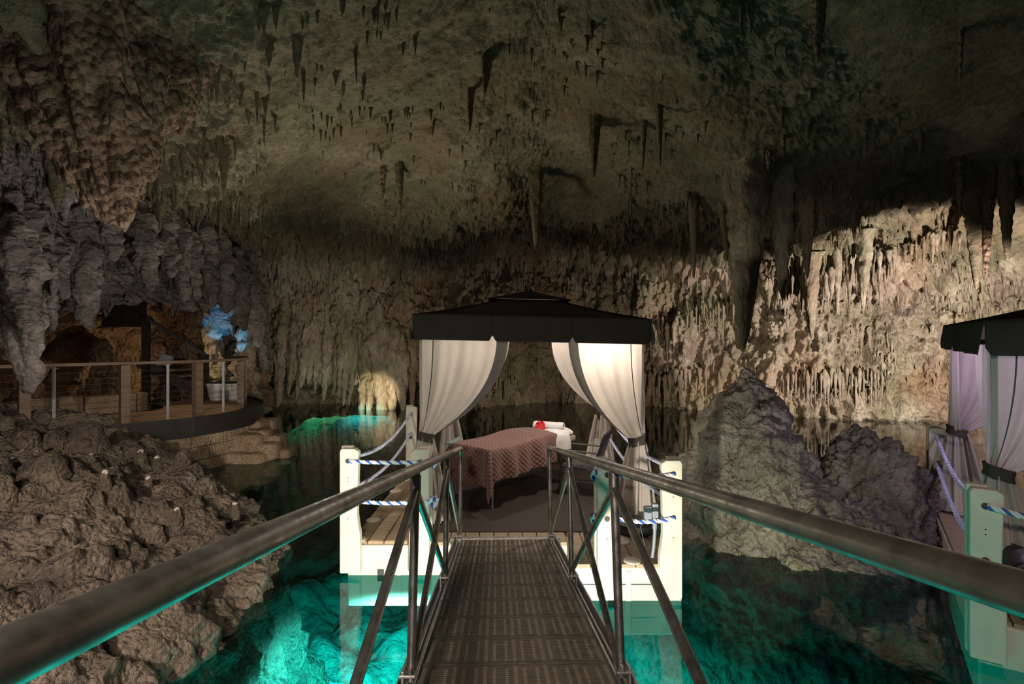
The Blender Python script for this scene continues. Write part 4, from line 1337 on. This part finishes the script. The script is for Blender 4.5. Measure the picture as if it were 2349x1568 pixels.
# ================================================================== CHAIR
side = Vector((0.37, 0.93, 0)).normalized()
ch = empty('slatted_chair', (1.02, 7.55, DECK + 0.012), (0, 0, math.atan2(side.y, side.x) - PI / 2))
tag(ch, 'black slatted armchair beside the massage table', 'chair')
# local: faces -x, y runs away from the viewer
SW, SDp, SHt = 0.52, 0.48, 0.42
for sy in (-1, 1):
    y = sy * SW / 2
    MB().bar((-SDp / 2 - 0.03, y, 0), (-SDp / 2, y, 0.63), 0.03, 0.035, (0, 1, 0)).build('front_leg', M['chair'], ch, bevel=0.004)
    MB().bar((SDp / 2 + 0.06, y, 0), (SDp / 2 - 0.02, y, SHt), 0.03, 0.035, (0, 1, 0)).build('back_leg', M['chair'], ch, bevel=0.004)
    MB().bar((SDp / 2 - 0.03, y, SHt - 0.03), (SDp / 2 + 0.13, y, 0.88), 0.03, 0.035, (0, 1, 0)).build('back_stile', M['chair'], ch, bevel=0.004)
    MB().bar((-SDp / 2 - 0.02, y, 0.635), (SDp / 2 + 0.05, y, 0.62), 0.045, 0.02).build('armrest', M['chair_slat'], ch, bevel=0.005)
    MB().bar((-SDp / 2, y, SHt - 0.02), (SDp / 2, y, SHt - 0.03), 0.03, 0.035).build('seat_rail', M['chair'], ch, bevel=0.004)
for x, z, nm in ((-SDp / 2, SHt - 0.02, 'front_rail'), (SDp / 2 - 0.02, SHt - 0.03, 'rear_rail'), (SDp / 2 + 0.128, 0.87, 'top_rail')):
    MB().bar((x, -SW / 2, z), (x, SW / 2, z), 0.03, 0.03).build(nm, M['chair'], ch, bevel=0.004)
for k in range(9):
    x = lerp(-SDp / 2 + 0.035, SDp / 2 - 0.05, k / 8)
    MB().bar((x, -SW / 2 + 0.015, SHt + 0.002), (x, SW / 2 - 0.015, SHt + 0.002), 0.042, 0.012).build('seat_slat', M['chair_slat'], ch, bevel=0.002)
for k in range(11):
    y = lerp(-SW / 2 + 0.035, SW / 2 - 0.035, k / 10)
    MB().bar((SDp / 2 - 0.005, y, SHt + 0.06), (SDp / 2 + 0.122, y, 0.865), 0.036, 0.010, (1, 0, -0.25)).build('back_slat', M['chair_slat'], ch, bevel=0.002)

# ================================================================== SMALL THINGS ON THE DOCK
el = empty('junction_box', W1(1.14, -2.36, DECK))
tag(el, 'grey electrical junction box with conduit by the right dock post', 'electrical box')
b = MB(); b.box((-0.02, 0, 0.46), (0.075, 0.06, 0.13)); b.box((0.055, 0.01, 0.48), (0.06, 0.05, 0.14)); b.build('box_body', M['grey_box'], el, bevel=0.006)
b = MB(); b.box((-0.02, -0.033, 0.46), (0.06, 0.01, 0.10)); b.build('box_lid', M['grey_box'], el, bevel=0.004)
MB().tube([(0.05, 0, 0.41), (0.05, 0, 0.25), (0.035, -0.01, 0.1), (0.02, -0.02, 0.02)], 0.017, 12).build('conduit', M['grey_box'], el, smooth=True)
MB().tube([(0.05, 0, 0.40), (0.05, 0, 0.30)], 0.024, 12).build('conduit_collar', M['grey_box'], el, smooth=True)
MB().tube([(-0.03, 0.02, 0.40), (-0.08, 0.05, 0.3), (-0.05, 0.02, 0.15), (-0.02, 0.0, 0.01)], 0.006, 8).build('cable', M['black'], el, smooth=True)
b = MB(); b.lathe([(0.19, 0), (0.20, 0.03), (0.19, 0.05), (0.19, 0.075), (0.20, 0.08), (0.195, 0.11), (0.15, 0.14), (0.03, 0.15)], (0, 0, 0), 28)
wt = b.build('weight_base', M['black'], smooth=True); wt.location = W1(1.16, -1.62, DECK)
tag(wt, 'round black weight base behind the right dock post', 'weight')
cp_ = empty('plastic_cap', (-0.63, 5.80, 1.405))
tag(cp_, 'small white plastic tube and grey disc on the left handrail end', 'cap')
MB().tube([(-0.055, 0, 0.005), (0.05, 0, 0.05)], [0.022, 0.026], 16).build('tube', M['clear_plastic'], cp_, smooth=True)
MB().lathe([(0.036, 0), (0.036, 0.012), (0.028, 0.02)], (-0.09, 0.0, -0.03), 20).build('disc', M['grey_box'], cp_, smooth=True)

# ================================================================== BOARDWALK IN THE ALCOVE
WK = np.array([(-9.6, 5.6, 0, 0), (-8.75, 7.1, 0, 0), (-8.0, 8.25, 0, 0), (-7.05, 9.5, 0, 0), (-6.35, 10.4, 0, 0), (-6.10, 11.2, 0, 0), (-6.2, 12.1, 0, 0), (-6.75, 13.1, 0, 0), (-7.5, 13.9, 0, 0)])
WP = spline(WK, 160)[:, :2]
tang = np.gradient(WP, axis=0)
tang /= np.linalg.norm(tang, axis=1, keepdims=True)
outn = np.stack([tang[:, 1], -tang[:, 0]], -1)           # towards the water
arc = np.concatenate([[0], np.cumsum(np.linalg.norm(np.diff(WP, axis=0), axis=1))])
DZ = 1.04
def wk(s, off=0.0, z=DZ):
    i = np.interp(s, arc, np.arange(len(arc)))
    f = lambda A_: np.array([np.interp(i, np.arange(len(arc)), A_[:, k]) for k in range(2)])
    p, o_ = f(WP), f(outn)
    return Vector((p[0] + o_[0] * off, p[1] + o_[1] * off, z))
walk = empty('boardwalk', wk(3.5, -0.8))
tag(walk, 'timber boardwalk on a curved dark kerb along the left alcove', 'boardwalk')
walk_inv = Vector(walk.location)
def wpart(mb, name, m, **k):
    mb.v = [tuple(Vector(p) - walk_inv) for p in mb.v]
    return mb.build(name, m, walk, **k)
npl = 62
for k in range(npl):
    s0, s1 = arc[-1] * k / npl + 0.006, arc[-1] * (k + 1) / npl - 0.006
    q = [wk(s0, 0.05), wk(s1, 0.05), wk(s1, -1.65), wk(s0, -1.65)]
    b = MB(); b.add([p - Vector((0, 0, 0.04)) for p in q] + q, [(3, 2, 1, 0), (4, 5, 6, 7), (0, 1, 5, 4), (1, 2, 6, 5), (2, 3, 7, 6), (3, 0, 4, 7)])
    wpart(b, 'deck_board', M['deck_wood'])
def strip(name, o0, o1, z0, z1, m, s0=0.0, s1=None):
    s1 = arc[-1] if s1 is None else s1
    ss = np.linspace(s0, s1, 60)
    b = MB()
    vs_, fs_ = [], []
    for s in ss:
        vs_ += [wk(s, o0, z0), wk(s, o1, z0), wk(s, o1, z1), wk(s, o0, z1)]
    for k in range(len(ss) - 1):
        for j in range(4):
            fs_.append((k * 4 + j, k * 4 + (j + 1) % 4, (k + 1) * 4 + (j + 1) % 4, (k + 1) * 4 + j))
    fs_ += [(3, 2, 1, 0), tuple(4 * (len(ss) - 1) + j for j in range(4))]
    b.add(vs_, fs_)
    return wpart(b, name, m, smooth=False)
strip('kerb_band', 0.36, 0.39, 0.72, 1.08, M['dark_steel'])
strip('gravel_bed', 0.05, 0.36, 0.7, 1.03, M['gravel'])['kind'] = 'stuff'
# retaining wall of cut stone below the kerb, laid in courses
for cz in range(4):
    z0 = -0.3 + cz * 0.255
    k = 0
    s = 1.0 + (cz % 2) * 0.3
    while s < arc[-1] - 0.7:
        l = 0.62
        j = rnd.uniform(-0.012, 0.012)
        b = MB()
        q = [wk(s + 0.008, 0.30 + j), wk(s + l - 0.008, 0.30 + j), wk(s + l - 0.008, 0.05), wk(s + 0.008, 0.05)]
        lo = [Vector((p.x, p.y, z0 + 0.006)) for p in q]
        hi = [Vector((p.x, p.y, z0 + 0.249)) for p in q]
        b.add(lo + hi, [(3, 2, 1, 0), (4, 5, 6, 7), (0, 1, 5, 4), (1, 2, 6, 5), (2, 3, 7, 6), (3, 0, 4, 7)])
        wpart(b, 'wall_block', M['cut_stone'], bevel=0.012)
        s += l

rail = empty('boardwalk_railing', wk(3.5, 0.0))
tag(rail, 'timber post and wire cable railing along the left boardwalk', 'railing')
walk_inv_r = Vector(rail.location)
def rpart(mb, name, m, **k):
    mb.v = [tuple(Vector(p) - walk_inv_r) for p in mb.v]
    return mb.build(name, m, rail, **k)
RZ = 2.11
def s_at(px):
    pxs = WP[:, 0] / WP[:, 1] * FPX + 1174.5
    i = int(np.argmin(np.abs(pxs[:120] - px)))
    return arc[i]
woods = [s_at(-180), s_at(60), s_at(289), s_at(453), s_at(563), arc[-1] - 1.0]
for s in woods[1:]:
    p = wk(s)
    MB_ = MB(); MB_.box((p.x, p.y, (DZ + RZ) / 2 - 0.08), (0.145, 0.145, RZ - DZ + 0.14), Matrix.Rotation(math.atan2((wk(s + 0.05) - wk(s - 0.05)).y, (wk(s + 0.05) - wk(s - 0.05)).x), 3, 'Z'))
    rpart(MB_, 'timber_post', M['wood_rail'], bevel=0.006)
for s in (s_at(122), s_at(384), s_at(514), s_at(578) + 0.7):
    p = wk(s)
    b = MB(); b.box((p.x, p.y, (DZ + RZ) / 2 - 0.06), (0.045, 0.02, RZ - DZ + 0.1)); b.box((p.x, p.y, RZ - 0.03), (0.10, 0.05, 0.012))
    rpart(b, 'steel_baluster', M['steel'])
ss = np.linspace(0, arc[-1] - 0.4, 50)
b = MB()
vs_, fs_ = [], []
for s in ss:
    vs_ += [wk(s, -0.09, RZ), wk(s, 0.09, RZ), wk(s, 0.09, RZ + 0.05), wk(s, -0.09, RZ + 0.05)]
for k in range(len(ss) - 1):
    for j in range(4):
        fs_.append((k * 4 + j, k * 4 + (j + 1) % 4, (k + 1) * 4 + (j + 1) % 4, (k + 1) * 4 + j))
fs_ += [(3, 2, 1, 0), tuple(4 * (len(ss) - 1) + j for j in range(4))]
b.add(vs_, fs_)
rpart(b, 'top_rail', M['wood_rail'])
for k in range(9):
    z = DZ + 0.11 + k * 0.105
    rpart(MB().tube([wk(s, 0, z) for s in np.linspace(0.2, arc[-1] - 1.0, 40)], 0.0035, 5), 'cable', M['dark_steel'])

# low wall of blocks on the inner side of the boardwalk
blk = empty('stone_kerb_wall', wk(2.0, -1.9))
tag(blk, 'low wall of big cut stone blocks behind the boardwalk railing', 'stone wall')
for k in range(7):
    s = 0.4 + k * 0.82
    b = MB()
    h = 0.34 + rnd.uniform(-0.05, 0.08)
    q = [wk(s, -1.72 + rnd.uniform(-0.04, 0.04)), wk(s + 0.80, -1.72), wk(s + 0.80, -2.1), wk(s, -2.1)]
    b.add([p - Vector(blk.location) for p in q] + [p - Vector(blk.location) + Vector((0, 0, h)) for p in q], [(3, 2, 1, 0), (4, 5, 6, 7), (0, 1, 5, 4), (1, 2, 6, 5), (2, 3, 7, 6), (3, 0, 4, 7)])
    b.build('block', M['cut_stone'], blk, bevel=0.03, seg=3)

# stair with a dark handrail climbing to the left
stair = empty('stair', (-8.4, 13.6, DZ))
tag(stair, 'dark stair with sloping handrail climbing into the left alcove', 'stair')
sv = Vector(stair.location)
def stp(mb, name, m, **k):
    mb.v = [tuple(Vector(p) - sv) for p in mb.v]
    return mb.build(name, m, stair, **k)
lo_, hi_ = at(470, 812, 13.4), at(335, 728, 13.0)
stp(MB().bar(lo_, hi_, 0.14, 0.06), 'handrail', M['dark_steel'])
for p in (lo_, hi_):
    stp(MB().bar((p.x, p.y, DZ - 0.1), (p.x, p.y, p.z), 0.14, 0.14, (0, 1, 0)), 'newel_post', M['dark_steel'])
for k in range(6):
    dz = 0.14 + k * 0.14
    stp(MB().tube([lo_ - Vector((0, 0, dz)), hi_ - Vector((0, 0, dz))], 0.005, 5), 'cable', M['dark_steel'])
for k in range(7):
    t = k / 6
    c = lerp(lo_, hi_, t)
    stp(MB().box((c.x, c.y + 0.6, c.z - 1.02), (0.36, 1.1, 0.05)), 'tread', M['deck_wood'], bevel=0.005)
stp(MB().bar(lo_ + Vector((0.1, 0.02, -1.1)), hi_ + Vector((-0.2, 0.02, -1.1)), 0.05, 0.26), 'stringer', M['dark_steel'])
hd = MB(); c = at(285, 700, 13.4); hd.box((c.x, c.y, c.z), (1.1, 0.08, 1.1)); stp(hd, 'dark_panel', M['dark_steel'])
bt = MB(); c = at(300, 664, 13.2); bt.box((c.x, c.y, c.z), (1.3, 0.1, 0.12)); stp(bt, 'panel_head_beam', M['wood_rail'])

# white tubs on the boardwalk and the rocks lit behind them
for i, (px, w_, lb) in enumerate([(500, 0.26, 'white tapered planter nearest the dark newel post'), (537, 0.24, 'white tapered planter right of its twin on the boardwalk')]):
    p = at(px, 905, 13.4)
    e = empty('planter', (p.x, p.y, DZ + 0.0))
    tag(e, lb, 'planter', None)
    b = MB(); b.lathe([(w_ * 0.72, 0), (w_, 0.38), (w_ * 1.06, 0.39), (w_ * 1.06, 0.43), (w_ * 0.95, 0.43), (w_ * 0.93, 0.38)], (0, 0, 0), 22)
    b.build('pot', M['white_pot'], e, smooth=True)
    MB().lathe([(w_ * 0.94, 0.40), (w_ * 0.7, 0.44), (w_ * 0.3, 0.47)], (0, 0, 0), 14).build('soil', M['gravel'], e, smooth=True)
for i, (px, py, d, hw, h, nm) in enumerate([(438, 900, 14.6, 26, 3.0, 'm'), (485, 905, 16.6, 34, 2.3, 'm'), (555, 900, 16.4, 34, 2.1, 'm'), (395, 880, 14.8, 40, 1.5, 'm'), (590, 905, 17.4, 24, 1.9, 'm'), (230, 900, 12.0, 40, 1.6, 'm')]):
    p = at(px, py, d)
    X = detailed_spike('rock_column', (p.x, p.y, 0.3), (p.x + 0.1, p.y, 1.0 + h), hw / FPX * d, M['wall_rock' if i in (1, 2) else 'alcove_rock'], wall_left, 140 + i, 60, 40, 0.5, 0.3, 0.45)
sp = empty('spotlight', at(382, 822, 12.6))
tag(sp, 'small grey floodlight fixture behind the boardwalk railing', 'spotlight')
MB().box((0, 0, 0), (0.26, 0.12, 0.2), Matrix.Rotation(0.3, 3, 'Y')).build('housing', M['grey_box'], sp, bevel=0.01)
MB().bar((0, 0, -0.1), (0, 0, -0.45), 0.03, 0.03, (0, 1, 0)).build('bracket', M['dark_steel'], sp)

# rough stone steps going down into the water
stn = empty('stone_steps', at(600, 1030, 11.6))
tag(stn, 'rough stone steps descending from the boardwalk into the water', 'steps')
stv = Vector(stn.location)
for i, (px, py, d, sx_, sy_, sz_) in enumerate([(572, 985, 11.9, 0.75, 0.6, 0.36), (612, 978, 12.3, 0.5, 0.5, 0.3), (585, 1005, 11.6, 0.7, 0.55, 0.34), (625, 1012, 11.7, 0.55, 0.5, 0.26),
                                                (560, 1025, 11.3, 0.8, 0.6, 0.5), (605, 1032, 11.4, 0.75, 0.6, 0.3), (640, 1040, 11.6, 0.6, 0.5, 0.2), (560, 1055, 11.1, 1.0, 0.6, 0.3)]):
    c = at(px, py, d)
    u = np.linspace(0, 2 * PI, 36, endpoint=False)[:, None]
    v = np.linspace(-PI / 2, PI / 2, 20)[None]
    sg = lambda a, k: np.sign(a) * np.abs(a) ** k
    X = np.stack([sg(np.cos(u), 0.4) * sg(np.cos(v), 0.35), sg(np.sin(u), 0.4) * sg(np.cos(v), 0.35), sg(np.sin(v), 0.4) + 0 * u], -1) * np.array([sx_, sy_, sz_ * 1.3]) / 2
    X *= (1 + 0.10 * fbm(X * 4 + i * 5, 3))[..., None]
    X += np.array(c - stv)
    grid_obj('step_stone', X, M['cut_stone'], stn, wrap_u=True)
